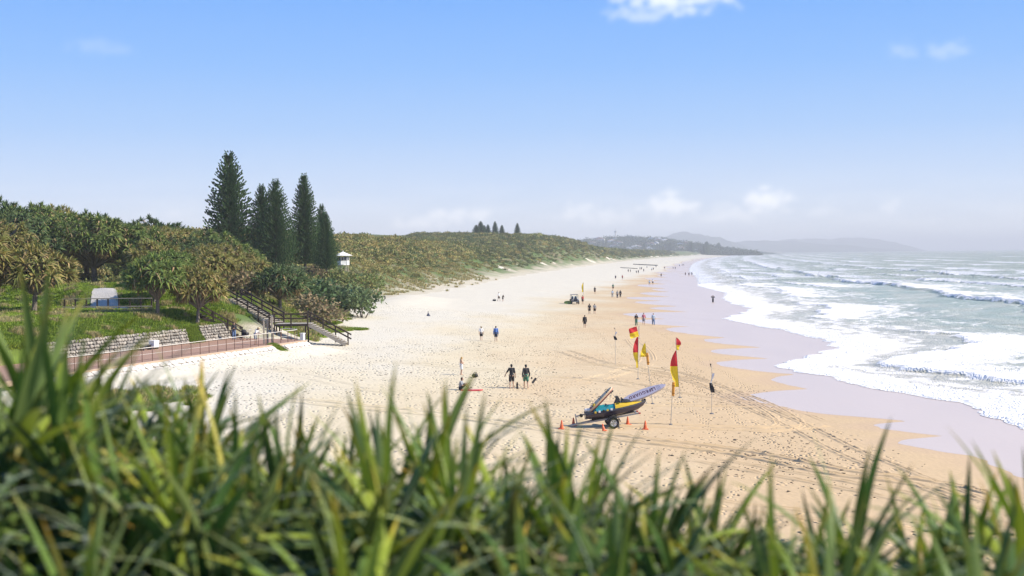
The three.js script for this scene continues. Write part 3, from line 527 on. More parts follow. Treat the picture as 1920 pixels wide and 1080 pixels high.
// ---- grass tufts on the foredune and the bank above the promenade
{
  rnd = mulberry(91); const mk = (cols, n, h) => { const L = new Leaves(); for (let i = 0; i < n; i++) { const a = rr(0, 6.28), r = rr(0, 0.4), p = V3(Math.cos(a) * r, 0, Math.sin(a) * r), o = V3(Math.cos(a) * rr(0.05, 0.3), rr(0.5, 1) * h, Math.sin(a) * rr(0.05, 0.3)), s = V3(-Math.sin(a), 0, Math.cos(a)).multiplyScalar(0.045); L.tri(p.clone().add(s), p.clone().sub(s), p.clone().add(o), vary(cols[i % cols.length], 0.25)); } return L.geometry(); };
  const green = mk([[0.16, 0.22, 0.02], [0.19, 0.235, 0.03], [0.11, 0.175, 0.018]], 34, 0.3), straw = mk([[0.26, 0.22, 0.10], [0.18, 0.18, 0.06], [0.33, 0.26, 0.13]], 26, 0.5);
  const a = [], b = [], m = new THREE.Matrix4(), q = new THREE.Quaternion();
  for (let i = 0; i < 22000; i++) {                                // bank and lawn
    const t = rr(0, 62), w = 9.85 + Math.pow(rnd(), 1.5) * 34, [x, d] = fromTW(t, w); if (t > 31.5 && (w < 9.5 + 4 * N2(x * 0.3, d * 0.3) || (w < 16.5 && t > 33.6 && t < 39.2 && Math.abs((x + 27.5) * 0.66 + (d - 130.8) * 0.75) < 1.3))) continue; if (d > 125.4 && d < 138.3 && x < pathR(d) + 0.2 && x > pathL(d) - 0.2) continue;
    const n = N2(x * 0.23 + 4, d * 0.3); m.compose(V3(x, ground(x, d), -d), q.setFromAxisAngle(UPV, rr(0, 6.28)), V3(1, 1, 1).multiplyScalar(rr(0.6, 1.2))); (n > 0.55 ? b : a).push(m.clone());
  }
  for (let i = 0; i < 9000; i++) {                                 // grass beside the beach stairs and on the foredune
    const d = i < 6000 ? rr(129, 206) : rr(206, 420), sd = Math.pow(rnd(), 1.3) * (i < 6000 ? 10 : 16), x = shoreX(d) - toeS(d) - sd; const n = fbm(x * 0.12, d * 0.09, 3); if (d > 206 ? sd + 9 * n < 5.5 : sd < 0.8 + 2.5 * n) continue; const [t, w] = toTW(x, d); if (t < 39.5 && w > -1) continue;
    m.compose(V3(x, ground(x, d), -d), q.setFromAxisAngle(UPV, rr(0, 6.28)), V3(1, 1, 1).multiplyScalar(rr(0.7, 1.4))); (d < 206 && rnd() < 0.75 - n ? a : b).push(m.clone());
  }
  for (let i = 0; i < 900; i++) { const t = rr(23.5, 25.2), w = lerp(WALLW - 0.2, WALLW + 0.9, rnd()), [x, d] = fromTW(t, w); m.compose(V3(x, lerp(PROM, 4.25, (w - WALLW + 0.2) / 1.1), -d), q.setFromAxisAngle(UPV, rr(0, 6.28)), V3(1, 1, 1)); a.push(m.clone()); }   // creeper hanging over the gap in the stone wall
  for (let i = 0; i < 420; i++) { const k = rnd(), t = rr(23.0, 23.75), w = lerp(-3.5, 0.15, k), [x, d] = fromTW(t, w); m.compose(V3(x, lerp(0.92, PROM + 0.02, k), -d), q.setFromAxisAngle(UPV, rr(0, 6.28)), V3(0.8, 0.8, 0.8)); a.push(m.clone()); }
  for (let i = 0; i < 1300; i++) { const an = rr(0, 6.28), r = Math.sqrt(rnd()), x = -24.5 + Math.cos(an) * r * 4.2, d = 80 + Math.sin(an) * r * 7; if (fbm(x * 0.35, d * 0.25, 3) + 0.75 * r > 0.55) continue; m.compose(V3(x, ground(x, d), -d), q.setFromAxisAngle(UPV, rr(0, 6.28)), V3(1, 1, 1)); (rnd() < 0.8 ? a : b).push(m.clone()); }
  for (const [g, list, nm, lab] of [[green, a, 'grass', 'bright green grass and creeper on the banks'], [straw, b, 'dune_grass', 'straw-coloured dune grass tufts on the sand']]) { const im = new THREE.InstancedMesh(g, foliage, list.length); im.name = nm; list.forEach((mm, i) => im.setMatrixAt(i, mm)); scene.add(stuff(im, lab, 'grass')); }
}
// ---- pandanus trees: forked trunks on prop roots, a head of long drooping blades on every branch
const rosetteCols = { green: [[0.095, 0.13, 0.03], [0.12, 0.15, 0.035], [0.075, 0.11, 0.03]], olive: [[0.165, 0.15, 0.04], [0.125, 0.135, 0.035], [0.20, 0.16, 0.06]], dark: [[0.06, 0.09, 0.03], [0.07, 0.10, 0.035], [0.05, 0.075, 0.028]] };
function rosette(L, o, axis, len, cols, dead) {
  const n = 24, side = Math.abs(axis.y) > 0.9 ? V3(1, 0, 0) : V3(0, 1, 0), u = axis.clone().cross(side).normalize(), v = axis.clone().cross(u);
  for (let i = 0; i < n; i++) {
    const a = i * 2.4 + rr(-0.2, 0.2), tilt = 0.15 + 1.35 * (i / n) + rr(-0.15, 0.15), l = len * rr(0.75, 1.1), out = u.clone().multiplyScalar(Math.cos(a)).addScaledVector(v, Math.sin(a));
    const dir = axis.clone().multiplyScalar(Math.cos(tilt)).addScaledVector(out, Math.sin(tilt)), wd = dir.clone().cross(out.clone().cross(axis)).cross(dir).normalize().multiplyScalar(0.055 * len);
    const m1 = o.clone().addScaledVector(dir, l * 0.5), tip = m1.clone().addScaledVector(dir, l * 0.45).add(V3(0, -l * (0.12 + 0.4 * (i / n)), 0)), col = dead || (i > n * 0.82 && rnd() < 0.5) ? vary([0.22, 0.155, 0.075], 0.3) : vary(cols[i % 3], 0.25);
    L.tri(o.clone().sub(wd), o.clone().add(wd), m1.clone().addScaledVector(wd, 1.1), col); L.tri(o.clone().sub(wd), m1.clone().addScaledVector(wd, 1.1), m1.clone().addScaledVector(wd, -1.1), col); L.tri(m1.clone().addScaledVector(wd, -1.1), m1.clone().addScaledVector(wd, 1.1), tip, col);
  }
}
function pandanusKind(seed, heads, tint, len = 0.19, low = 0.28) {       // unit tree: 1 high, about 1 wide
  rnd = mulberry(seed); const L = new Leaves(), wood = [];
  wood.push(bar([0, -0.1, 0], [0.02, 0.3, 0], 0.035, 0.028));
  for (let i = 0; i < 6; i++) { const a = i + rr(0, 0.5); wood.push(bar([Math.cos(a) * 0.07, -0.05, Math.sin(a) * 0.07], [0, 0.12, 0], 0.009, 0.012, 5)); }
  for (let i = 0; i < heads; i++) {
    const a = i * 2.39996 + rr(-0.3, 0.3), k = (i + 0.5) / heads, e = Math.asin(lerp(-0.3, 1, k)), lump = 1 + (heads > 150 ? 0.3 : 0.16) * N2(Math.cos(a) * 1.6 + seed, Math.sin(a) * 1.6 + e * 1.3), r = 0.42 * rr(0.72, 1.1) * lump, p = V3(Math.cos(a) * Math.cos(e) * r, 0.6 + Math.sin(e) * 0.31 * rr(0.8, 1.15) * lump, Math.sin(a) * Math.cos(e) * r);
    p.y = Math.max(low, p.y);
    if (i % 4 === 0) { const mid = [p.x * 0.4, 0.3 + (p.y - 0.3) * 0.45, p.z * 0.4]; wood.push(bar([0.02, 0.28, 0], mid, 0.022, 0.017, 5), bar(mid, p.toArray(), 0.016, 0.012, 5)); }
    rosette(L, p, V3(p.x * 1.1, (p.y - 0.45) * 1.6 + 0.12, p.z * 1.1).normalize(), len * rr(0.85, 1.2), rosetteCols[tint], false);
    if (rnd() < 0.3) rosette(L, p.clone().multiplyScalar(0.86), V3(p.x, -0.5, p.z).normalize(), len * 0.7, rosetteCols[tint], true);
  }
  return { crown: L.geometry(), wood: join(wood) };
}
const pandanusKinds = [pandanusKind(61, 92, 'green'), pandanusKind(62, 96, 'olive'), pandanusKind(63, 92, 'dark'), pandanusKind(64, 88, 'green'), pandanusKind(65, 90, 'olive'), pandanusKind(66, 230, 'green', 0.115, 0.16), pandanusKind(67, 230, 'olive', 0.115, 0.16), pandanusKind(68, 230, 'dark', 0.115, 0.16)];
function pandanus(x, d, h, wide, kind, label, group) {
  const g = thing('pandanus_tree', label, 'tree', onGround(x, d, -0.05), (x * 7.3 + d) % 6.28, group), k = pandanusKinds[kind];
  mesh('trunk', k.wood, greyBark, g).scale.set(wide, h, wide); mesh('crown', k.crown, foliage, g).scale.set(wide, h, wide); return g;
}
pandanus(-34.6, 119.6, 6.0, 6.0, 0, 'bushy pandanus on the grass bank above the gap in the stone wall');
pandanus(-31.2, 121.4, 5.9, 5.6, 1, 'yellow-green pandanus overhanging the dark promenade stairs');
pandanus(-37.6, 129, 5.0, 5.2, 3, 'small pandanus where the timber fence ends');
pandanus(-47.6, 122, 6.6, 8, 4, 'pandanus with dry lower leaves beside the timber fence');
pandanus(-53, 118, 8.2, 9.5, 1, 'large spreading pandanus on the bank beyond the retaining wall');
pandanus(-28.6, 151, 5.6, 7.4, 2, 'dark low pandanus with several trunks above the upper stair flight');
for (const [x, d, h, w, k] of [[-66, 160, 10.8, 13, 2], [-73, 170, 11.6, 14, 0], [-57, 168, 9.6, 13, 0], [-50, 176, 8.8, 12, 4], [-63, 182, 10.6, 13, 2], [-80, 178, 12.2, 14, 4], [-44, 170, 7.4, 10, 2], [-70, 186, 11.8, 13, 1], [-55, 188, 9.6, 13, 2], [-47, 190, 7.8, 12, 0], [-40, 165, 6.2, 9, 1], [-42, 185, 6.4, 9, 3], [-61, 142, 7.6, 11, 4], [-66, 150, 9.0, 11, 1], [-60, 176, 10.4, 12, 1], [-68, 178, 11.6, 13, 0], [-76, 184, 12.4, 14, 2], [-52, 170, 8.6, 11, 3]]) pandanus(x, d, h, w, [5, 6, 7, 5, 6][k], ['tall mid-green pandanus in the dense grove behind the pale path', 'tall olive-brown pandanus in the dense grove behind the pale path', 'tall dark green pandanus in the dense grove behind the pale path'][[0, 1, 2, 0, 1][k]], 'pandanus grove behind the path');
for (const [x, d, h, w, k] of [[-36, 146, 5.2, 6.5, 1], [-34, 158, 5.0, 6.5, 4], [-39, 140, 4.8, 6, 3], [-44, 150, 5.8, 7, 4], [-33.5, 170, 4.8, 7, 1], [-39, 178, 5.4, 7, 4], [-46, 205, 6, 9, 3]]) pandanus(x, d, h, w, k, 'low olive pandanus bush between the grove and the stairs', 'low pandanus by the stairs');
// ---- single bushes on the slope by the stairs
const bushKinds = [bushCrown(41, 900, [[0.085, 0.115, 0.045], [0.10, 0.13, 0.06], [0.07, 0.10, 0.04]], 0.15, 0.8), bushCrown(42, 800, [[0.20, 0.15, 0.085], [0.16, 0.125, 0.07], [0.13, 0.125, 0.05]], 0.14, 0.72), bushCrown(43, 900, [[0.13, 0.15, 0.045], [0.10, 0.135, 0.04], [0.17, 0.16, 0.06]], 0.14, 0.75), bushCrown(44, 900, [[0.05, 0.085, 0.032], [0.06, 0.095, 0.04]], 0.15, 0.85)];
const stem = join([0, 1, 2, 3].map((i) => bar([0.04 * Math.cos(i * 1.7), -0.1, 0.04 * Math.sin(i * 1.7)], [0.34 * Math.cos(i * 1.7), 0.45, 0.34 * Math.sin(i * 1.7)], 0.022, 0.012, 5)));
function bush(x, d, h, w, k, label, group) { const g = thing('coastal_bush', label, 'bush', onGround(x, d, -0.1), (x * 3.1 + d) % 6.28, group); mesh('stem', stem, bark, g).scale.set(w, h * 1.2, w); mesh('crown', bushKinds[k], foliage, g).scale.set(w, h * 1.25, w); return g; }
bush(-21.8, 178, 4.0, 5.0, 0, 'rounded grey-green bush at the seaward edge of the dune scrub');
bush(-25.8, 182, 4.2, 5.5, 0, 'broad grey-green bush between the lookout hut and the sand');
bush(-29.5, 176, 4.0, 5.2, 3, 'deep green bush on the slope below the lookout hut');
bush(-24.5, 160, 2.6, 4.6, 1, 'purplish brown dry bush on the slope beside the beach stairs');
bush(-27, 165, 3.2, 4.4, 1, 'rusty brown dry bush behind the dark low pandanus');
bush(-33.2, 150, 3.4, 3.6, 1, 'reddish brown dead-looking bush beside the upper stair flight');
for (const [x, d, h, w, k] of [[-31, 186, 3.2, 4, 2], [-36, 192, 3.4, 4.5, 2], [-29, 196, 3.0, 4.6, 0], [-33, 204, 3.2, 5, 2], [-41, 200, 3.2, 5, 1], [-38, 212, 3.4, 5, 2], [-27.5, 206, 2.8, 4.4, 2], [-46, 215, 3.4, 5.5, 2], [-31, 216, 3.0, 5, 1], [-51, 208, 3.6, 5, 1], [-36, 222, 3.2, 5, 2], [-42, 226, 3.4, 5, 0], [-57, 212, 3.6, 5, 2], [-50, 222, 3.4, 5, 1], [-63, 205, 4.2, 6, 2], [-60, 220, 4, 6, 2], [-66, 214, 5, 6, 0], [-29.5, 224, 2.6, 4.6, 2], [-35.6, 249, 2.6, 5, 2], [-31.5, 246, 3.2, 5, 0], [-39.5, 248, 3.4, 5, 1], [-33, 238, 3, 5.2, 2], [-28.5, 240, 3.0, 4.5, 2], [-30, 256, 3.4, 5, 2]]) bush(x, d, h, w, k, ['grey-green', 'dry brown', 'yellow-olive'][k] + ' coastal bush at the foot of the tall pines', 'bushes below the pines');
// ---- Norfolk pines: whorls of level branches hung with upturned fingers
function pineKind(seed, whorls, fat, gap) {                             // unit tree 1 high
  rnd = mulberry(seed); const L = new Leaves(), cols = [[0.04, 0.075, 0.024], [0.05, 0.09, 0.028], [0.033, 0.06, 0.022]];
  for (let i = 0; i < whorls; i++) {
    const k = i / whorls, y = 0.05 + 0.94 * Math.pow(k, 0.94), r = fat * (k < 0.15 ? 0.8 + 1.35 * k : Math.pow(1 - (k - 0.15) / 0.85, 0.66) + 0.012), n = k > 0.85 ? 6 : 9, turn = rr(0, 6.28);
    for (let j = 0; j < n; j++) {
      const a = turn + j / n * 6.2832 + rr(-0.2, 0.2), l = r * rr(0.72, 1.12), dir = V3(Math.cos(a), 0, Math.sin(a)), side = V3(-Math.sin(a), 0, Math.cos(a)), m = Math.max(4, Math.round(l / fat * 17)), up = lerp(0.02, 0.12, k) * 0.5;
      for (let q = 0; q < m; q++) {
        const f = (q + 0.6) / m; if (f > 0.55 && rnd() < gap) continue;
        const b = dir.clone().multiplyScalar(l * f).setY(y + up * f * f * 0.9 - 0.006 * Math.sin(f * 3.1)), len = rr(0.024, 0.040) * (1.1 - 0.3 * f), s = (q % 2 ? 1 : -1) * rr(0.2, 0.8), e = b.clone().addScaledVector(side, s * len).addScaledVector(dir, len * 0.5).add(V3(0, len * rr(0.5, 1.0), 0)), col = vary(cols[q % 3], 0.25);
        const w1 = dir.clone().multiplyScalar(0.0088), w2 = V3(0, 0.0085, 0).addScaledVector(side, 0.004), mid = b.clone().lerp(e, 0.55);
        L.tri(b, mid.clone().add(w1), e, col); L.tri(b, e, mid.clone().sub(w1), col); L.tri(b, mid.clone().add(w2), e, col); L.tri(b, e, mid.clone().sub(w2), col);
      }
    }
  }
  return { crown: L.geometry(), trunk: cyl(0.017, 0.003, 0.99, 7) };
}
const pineKinds = [pineKind(71, 62, 0.262, 0.22), pineKind(72, 60, 0.285, 0.03), pineKind(73, 60, 0.25, 0.08)];
function pine(x, d, top, base, kind, label, group, wide = 1) {
  const g = thing('norfolk_pine', label, 'tree', [x, base, -d], x % 6.28, group), h = top - base, k = pineKinds[kind];
  mesh('trunk', k.trunk, bark, g).scale.set(h, h, h); mesh('crown', k.crown, foliage, g).scale.set(h * wide, h, h * wide); return g;
}
pine(-52.2, 228, 29.9, 8.6, 0, 'tallest dark pine, ragged on its landward side', undefined, 1.02);
pine(-47.9, 236, 24.4, 8.8, 1, 'dark pine half hidden between two taller pines', undefined, 0.85);
pine(-43.9, 229, 24.9, 8.6, 1, 'dense rounded pine in the middle of the row', undefined, 0.95);
pine(-40.6, 241, 26.6, 8.6, 2, 'slim dark pine with an open feathery top', undefined, 0.82);
pine(-38.0, 246, 21.0, 8.6, 1, 'pine peeping out behind the slim feathery one', undefined, 0.8);
pine(-35.2, 233, 18.9, 8.0, 1, 'smallest cone-shaped pine beside the lookout hut', undefined, 0.85);
for (const [x, d, h, w] of [[-22, 880, 9.5, 1.3], [-25, 872, 6.5, 1.6], [-17, 890, 7, 1.2], [-12, 900, 8.5, 1.0], [4.5, 930, 9.5, 1.0], [-19.5, 884, 6.5, 1.3], [-7, 905, 6, 1.2]]) { const y = ground(x, d); pine(x, d, y + 2 + h, y, 1, 'small dark pine on the crest of the far wooded dune', 'pines on the far dune crest', w); }
// ---- the town on the far hill
{
  rnd = mulberry(15); const walls = [M(0.74, 0.73, 0.70), M(0.66, 0.62, 0.56), M(0.78, 0.78, 0.78)], roofs = [M(0.52, 0.52, 0.53, 0.6), M(0.42, 0.28, 0.22), M(0.7, 0.7, 0.7, 0.5)], glass = M(0.06, 0.08, 0.1, 0.1);
  const hillTop = (x) => -6 + 68 * Math.pow(Math.max(0, Math.cos((x - 340) / 460 * Math.PI / 2)), 1.4);
  for (let i = 0; i < 46; i++) {
    const x = 220 + 330 * rnd(), far = rnd(), d = 3900 - 340 * Math.sqrt(far), v = (d - 3900) / 380, y = Math.max(2, -6 + (hillTop(x) + 6) * Math.pow(Math.max(0, 1 - v * v), 0.7) * 0.86), w = rr(13, 30), h = rr(6, 13), dp = rr(10, 16);
    const g = thing('house', 'small pale house in the hazy hillside town', 'house', [x, y - 1, -d], rr(-0.5, 0.5), 'houses of the far town');
    mesh('wall', bx(w, h, dp, 0, h / 2, 0), walls[i % 3], g);
    const rs = new THREE.Shape([new THREE.Vector2(-w / 2 - 0.7, 0), new THREE.Vector2(w / 2 + 0.7, 0), new THREE.Vector2(0, h * 0.38)]); mesh('roof', new THREE.ExtrudeGeometry(rs, { depth: dp + 1.2, bevelEnabled: false }).translate(0, h, -dp / 2 - 0.6), roofs[i % 3], g);
    for (let k = 0; k < 3; k++) mesh('window', bx(w * 0.16, h * 0.3, 0.2, (k - 1) * w * 0.3, h * 0.55, dp / 2 + 0.08), glass, g);
  }
  const tower = thing('water_tower', 'thin tower rising above the hillside town', 'tower', [322, 52, -3800]); mesh('shaft', cyl(2.2, 1.6, 22, 10), walls[1], tower); mesh('tank', new THREE.CylinderGeometry(5, 3.2, 5, 12).translate(0, 24, 0), walls[0], tower); mesh('mast', bar([0, 26, 0], [0, 34, 0], 0.5), walls[1], tower);
  for (let i = 0; i < 26; i++) { const d = rr(3300, 4300), x = Math.min(230 + 560 * rnd(), shoreX(d) - 60); pine(x, d, rr(30, 42), 3, 2, 'hazy dark pine standing among the far town houses', 'pines of the far town', 1.3); }
  // woods on the town's hill
  const im = []; const m = new THREE.Matrix4(), q = new THREE.Quaternion();
  for (let i = 0; i < 1500; i++) { const x = -80 + 800 * rnd(), d = 3900 - 380 * Math.sqrt(rnd()), v = (d - 3900) / 380, y = Math.max(0, -6 + (hillTop(clamp(x, -119, 799)) + 6) * Math.pow(Math.max(0, 1 - v * v), 0.7) * 0.86) * (x > -119 && x < 799 ? 1 : 0) ; const s = rr(8, 17); m.compose(V3(x, y - 2, -d), q.setFromAxisAngle(UPV, rr(0, 6)), V3(s * 1.4, s, s * 1.4)); im.push(m.clone()); }
  const o = new THREE.InstancedMesh(bushCrown(35, 130, [[0.045, 0.065, 0.03], [0.06, 0.075, 0.035]], 0.3), foliage, im.length); o.name = 'far_woods'; im.forEach((a, i) => o.setMatrixAt(i, a)); scene.add(stuff(o, 'hazy woods around the far hillside town', 'woods'));
}
// ---------------------------------------------------------------- people: a continuous body from a field of tapered limbs, clothes over it
function fieldMesh(bones, centre, half, res, blend, cut) {
  const mc = new MarchingCubes(res, new THREE.MeshBasicMaterial(), false, false, 40000), F = mc.field, s2 = res * res, hs = res / 2;
  const B = bones.map(([a, b, r0, r1]) => { const d = [b[0] - a[0], b[1] - a[1], b[2] - a[2]]; return [a, d, d[0] * d[0] + d[1] * d[1] + d[2] * d[2] || 1e-9, r0, r1 ?? r0]; });
  for (let z = 0; z < res; z++) for (let y = 0; y < res; y++) for (let x = 0; x < res; x++) {
    const p = [centre[0] + (x - hs) / hs * half, centre[1] + (y - hs) / hs * half, centre[2] + (z - hs) / hs * half]; let m = 1;
    for (const [a, d, dd, r0, r1] of B) {
      const ax = p[0] - a[0], ay = p[1] - a[1], az = p[2] - a[2], t = clamp((ax * d[0] + ay * d[1] + az * d[2]) / dd), ex = ax - d[0] * t, ey = ay - d[1] * t, ez = az - d[2] * t, q = Math.sqrt(ex * ex + ey * ey + ez * ez) - lerp(r0, r1, t);
      const h = clamp(0.5 + 0.5 * (m - q) / blend); m = lerp(m, q, h) - blend * h * (1 - h);
    }
    if (cut) m = Math.max(m, cut(p)); F[x + y * res + z * s2] = -m;
  }
  mc.isolation = 0; mc.update();
  const n = mc.count, g = new THREE.BufferGeometry(), P = new Float32Array(mc.positionArray.slice(0, n * 3)), N = new Float32Array(mc.normalArray.slice(0, n * 3));
  for (let i = 0; i < n; i++) for (let c = 0; c < 3; c++) P[i * 3 + c] = P[i * 3 + c] * half + centre[c];
  g.setAttribute('position', new THREE.BufferAttribute(P, 3)); const w = mergeVertices(g, 1e-4); w.computeVertexNormals(); return w;
}
// a pose names the joints; the figure faces +z and is 1.75 m tall when upright
const stand = { pelvis: [0, 0.95, 0], chest: [0, 1.32, 0.01], head: [0, 1.62, 0.03], handL: [0.27, 0.82, 0.06], handR: [-0.27, 0.82, 0.06], elbowL: [0.25, 1.08, -0.02], elbowR: [-0.25, 1.08, -0.02], kneeL: [0.1, 0.52, 0.04], kneeR: [-0.1, 0.52, 0.04], footL: [0.11, 0.07, -0.02], footR: [-0.11, 0.07, -0.02] };
const poses = {
  stand,
  walk: { ...stand, kneeL: [0.1, 0.53, 0.16], footL: [0.1, 0.08, 0.2], kneeR: [-0.1, 0.52, -0.06], footR: [-0.1, 0.1, -0.3], handL: [0.27, 0.86, -0.14], handR: [-0.27, 0.86, 0.2], elbowL: [0.26, 1.1, -0.12], elbowR: [-0.26, 1.08, 0.02] },
  armOut: { ...stand, kneeR: [-0.11, 0.53, 0.12], footR: [-0.12, 0.08, 0.12], footL: [0.12, 0.08, -0.2], kneeL: [0.11, 0.5, -0.04], handR: [-0.27, 0.85, 0.08], handL: [0.46, 0.95, 0.0], elbowL: [0.36, 1.14, -0.03] },
  fold: { ...stand, handL: [0.02, 1.12, 0.2], handR: [-0.04, 1.15, 0.2], elbowL: [0.25, 1.08, 0.1], elbowR: [-0.25, 1.08, 0.1], head: [0, 1.59, 0.08] },
  lean: { ...stand, chest: [0, 1.26, 0.2], head: [0, 1.5, 0.38], handL: [0.2, 1.02, 0.52], handR: [-0.2, 1.02, 0.52], elbowL: [0.25, 1.03, 0.26], elbowR: [-0.25, 1.03, 0.26] },
  armsUp: { ...stand, handL: [0.3, 1.5, 0.15], handR: [-0.3, 1.5, 0.15], elbowL: [0.36, 1.28, 0.02], elbowR: [-0.36, 1.28, 0.02] },
  sit: { pelvis: [0, 0.14, 0], chest: [0, 0.5, 0.06], head: [0, 0.8, 0.14], handL: [0.16, 0.44, 0.44], handR: [-0.16, 0.44, 0.44], elbowL: [0.25, 0.34, 0.2], elbowR: [-0.25, 0.34, 0.2], kneeL: [0.13, 0.46, 0.4], kneeR: [-0.13, 0.46, 0.4], footL: [0.13, 0.07, 0.66], footR: [-0.13, 0.07, 0.66] },
};
const add3 = (a, b) => [a[0] + b[0], a[1] + b[1], a[2] + b[2]];
const mix3 = (a, b, t) => [0, 1, 2].map((c) => lerp(a[c], b[c], t));
const bodyCache = new Map();
function bodyShapes(pose, build = 1) {
  const key = pose + build; if (bodyCache.has(key)) return bodyCache.get(key);
  const J = poses[pose], sh = (s) => add3(J.chest, [s * 0.165 * build, 0.09, -0.01]), hip = (s) => add3(J.pelvis, [s * 0.085, -0.03, 0]);
  const tall = pose === 'sit' ? 0.6 : 0.95, centre = pose === 'sit' ? [0, 0.45, 0.3] : [0, 0.9, 0.05];
  const neck = add3(J.chest, [0, 0.17, 0]), up = V3(...J.head).sub(V3(...neck)).normalize();
  const torso = [[J.pelvis, mix3(J.pelvis, J.chest, 0.55), 0.135 * build, 0.12 * build], [mix3(J.pelvis, J.chest, 0.5), J.chest, 0.12 * build, 0.135 * build], [sh(1), sh(-1), 0.065], [add3(J.pelvis, [0.06, -0.02, -0.03]), add3(J.pelvis, [-0.06, -0.02, -0.03]), 0.11]];
  const arm = (s, n) => [[sh(s), J['elbow' + n], 0.05, 0.04], [J['elbow' + n], J['hand' + n], 0.04, 0.027]];
  const leg = (s, n) => [[hip(s), J['knee' + n], 0.085 * build, 0.055], [J['knee' + n], J['foot' + n], 0.055, 0.038]];
  const bones = [...torso, [neck, add3(J.head, [0, -0.05, -0.02]), 0.052], [add3(J.head, [0, 0.045, -0.015]), add3(J.head, [0, -0.02, 0.015]), 0.082, 0.068], [add3(J.head, [0, -0.01, 0.085]), add3(J.head, [0, 0.015, 0.075]), 0.014], ...arm(1, 'L'), ...arm(-1, 'R'), ...leg(1, 'L'), ...leg(-1, 'R')];
  for (const n of ['L', 'R']) {
    const s = n === 'L' ? 1 : -1, h = J['hand' + n], dir = V3(...h).sub(V3(...J['elbow' + n])).normalize(), to = (k, o) => [h[0] + dir.x * k + o[0], h[1] + dir.y * k + o[1], h[2] + dir.z * k + o[2]];
    bones.push([h, to(0.07, [0, 0, 0]), 0.03, 0.034]); for (let f = -1.5; f <= 1.5; f++) bones.push([to(0.07, [0, 0, f * 0.019]), to(0.145 - Math.abs(f) * 0.012, [-s * 0.02, 0, f * 0.022]), 0.011, 0.009]); bones.push([to(0.03, [0, 0, 0.02]), to(0.085, [-s * 0.02, 0, 0.06]), 0.013, 0.01]);
    bones.push([add3(J['foot' + n], [0, -0.03, -0.03]), add3(J['foot' + n], [0, -0.045, 0.16]), 0.04, 0.028]);
  }
  const out = {
    body: fieldMesh(bones, centre, tall, 72, 0.035),
    shirt: fieldMesh([...torso.slice(0, 3).map(([a, b, r, q]) => [a, b, r + 0.022, (q ?? r) + 0.022]), [sh(1), mix3(sh(1), J.elbowL, 0.8), 0.074, 0.062], [sh(-1), mix3(sh(-1), J.elbowR, 0.8), 0.074, 0.062]], centre, tall, 60, 0.03),
    longShirt: fieldMesh([...torso.slice(0, 3).map(([a, b, r, q]) => [a, b, r + 0.022, (q ?? r) + 0.022]), [sh(1), J.elbowL, 0.074, 0.06], [J.elbowL, mix3(J.elbowL, J.handL, 0.9), 0.06, 0.048], [sh(-1), J.elbowR, 0.074, 0.06], [J.elbowR, mix3(J.elbowR, J.handR, 0.9), 0.06, 0.048]], centre, tall, 60, 0.03),
    shorts: fieldMesh([[add3(J.pelvis, [0, 0.04, 0]), add3(J.pelvis, [0, -0.03, 0]), 0.158 * build, 0.15 * build], [hip(1), mix3(hip(1), J.kneeL, 0.85), 0.115, 0.1], [hip(-1), mix3(hip(-1), J.kneeR, 0.85), 0.115, 0.1]], centre, tall, 60, 0.03),
    trousers: fieldMesh([[add3(J.pelvis, [0, 0.04, 0]), add3(J.pelvis, [0, -0.03, 0]), 0.158 * build, 0.15 * build], [hip(1), J.kneeL, 0.11, 0.085], [hip(-1), J.kneeR, 0.11, 0.085], [J.kneeL, add3(J.footL, [0, 0.04, 0]), 0.085, 0.066], [J.kneeR, add3(J.footR, [0, 0.04, 0]), 0.085, 0.066]], centre, tall, 60, 0.03),
    hair: fieldMesh([[add3(J.head, [0, 0.055, -0.03]), add3(J.head, [0, -0.01, -0.045]), 0.092, 0.08]], J.head, 0.2, 28, 0.02),
    longHair: fieldMesh([[add3(J.head, [0, 0.055, -0.025]), add3(J.head, [0, -0.02, -0.05]), 0.095, 0.085], [add3(J.head, [0, -0.02, -0.06]), add3(J.head, [0, -0.24, -0.09]), 0.085, 0.06]], add3(J.head, [0, -0.08, -0.03]), 0.3, 32, 0.03),
    hat: join([new THREE.CylinderGeometry(0.09, 0.105, 0.1, 14), new THREE.CylinderGeometry(0.19, 0.2, 0.015, 18).translate(0, -0.05, 0)]).translate(J.head[0], J.head[1] + 0.1, J.head[2] - 0.01),
  };
  bodyCache.set(key, out); return out;
}
const skin = [M(0.42, 0.25, 0.165, 0.6), M(0.50, 0.31, 0.21, 0.6), M(0.30, 0.17, 0.11, 0.6)];
const C = { black: M(0.018, 0.018, 0.02, 0.8), white: M(0.72, 0.71, 0.69, 0.9), blue: M(0.075, 0.16, 0.42, 0.9), navy: M(0.025, 0.035, 0.07, 0.9), green: M(0.07, 0.20, 0.13, 0.9), grey: M(0.26, 0.27, 0.28, 0.9), pink: M(0.52, 0.17, 0.2, 0.9), pale: M(0.42, 0.52, 0.62, 0.9), red: M(0.45, 0.06, 0.05, 0.9), denim: M(0.10, 0.16, 0.28, 0.9), blond: M(0.42, 0.27, 0.09, 0.9), brown: M(0.06, 0.035, 0.022, 0.9), straw: M(0.5, 0.4, 0.24, 0.9), yellow: M(0.6, 0.42, 0.05, 0.9) };
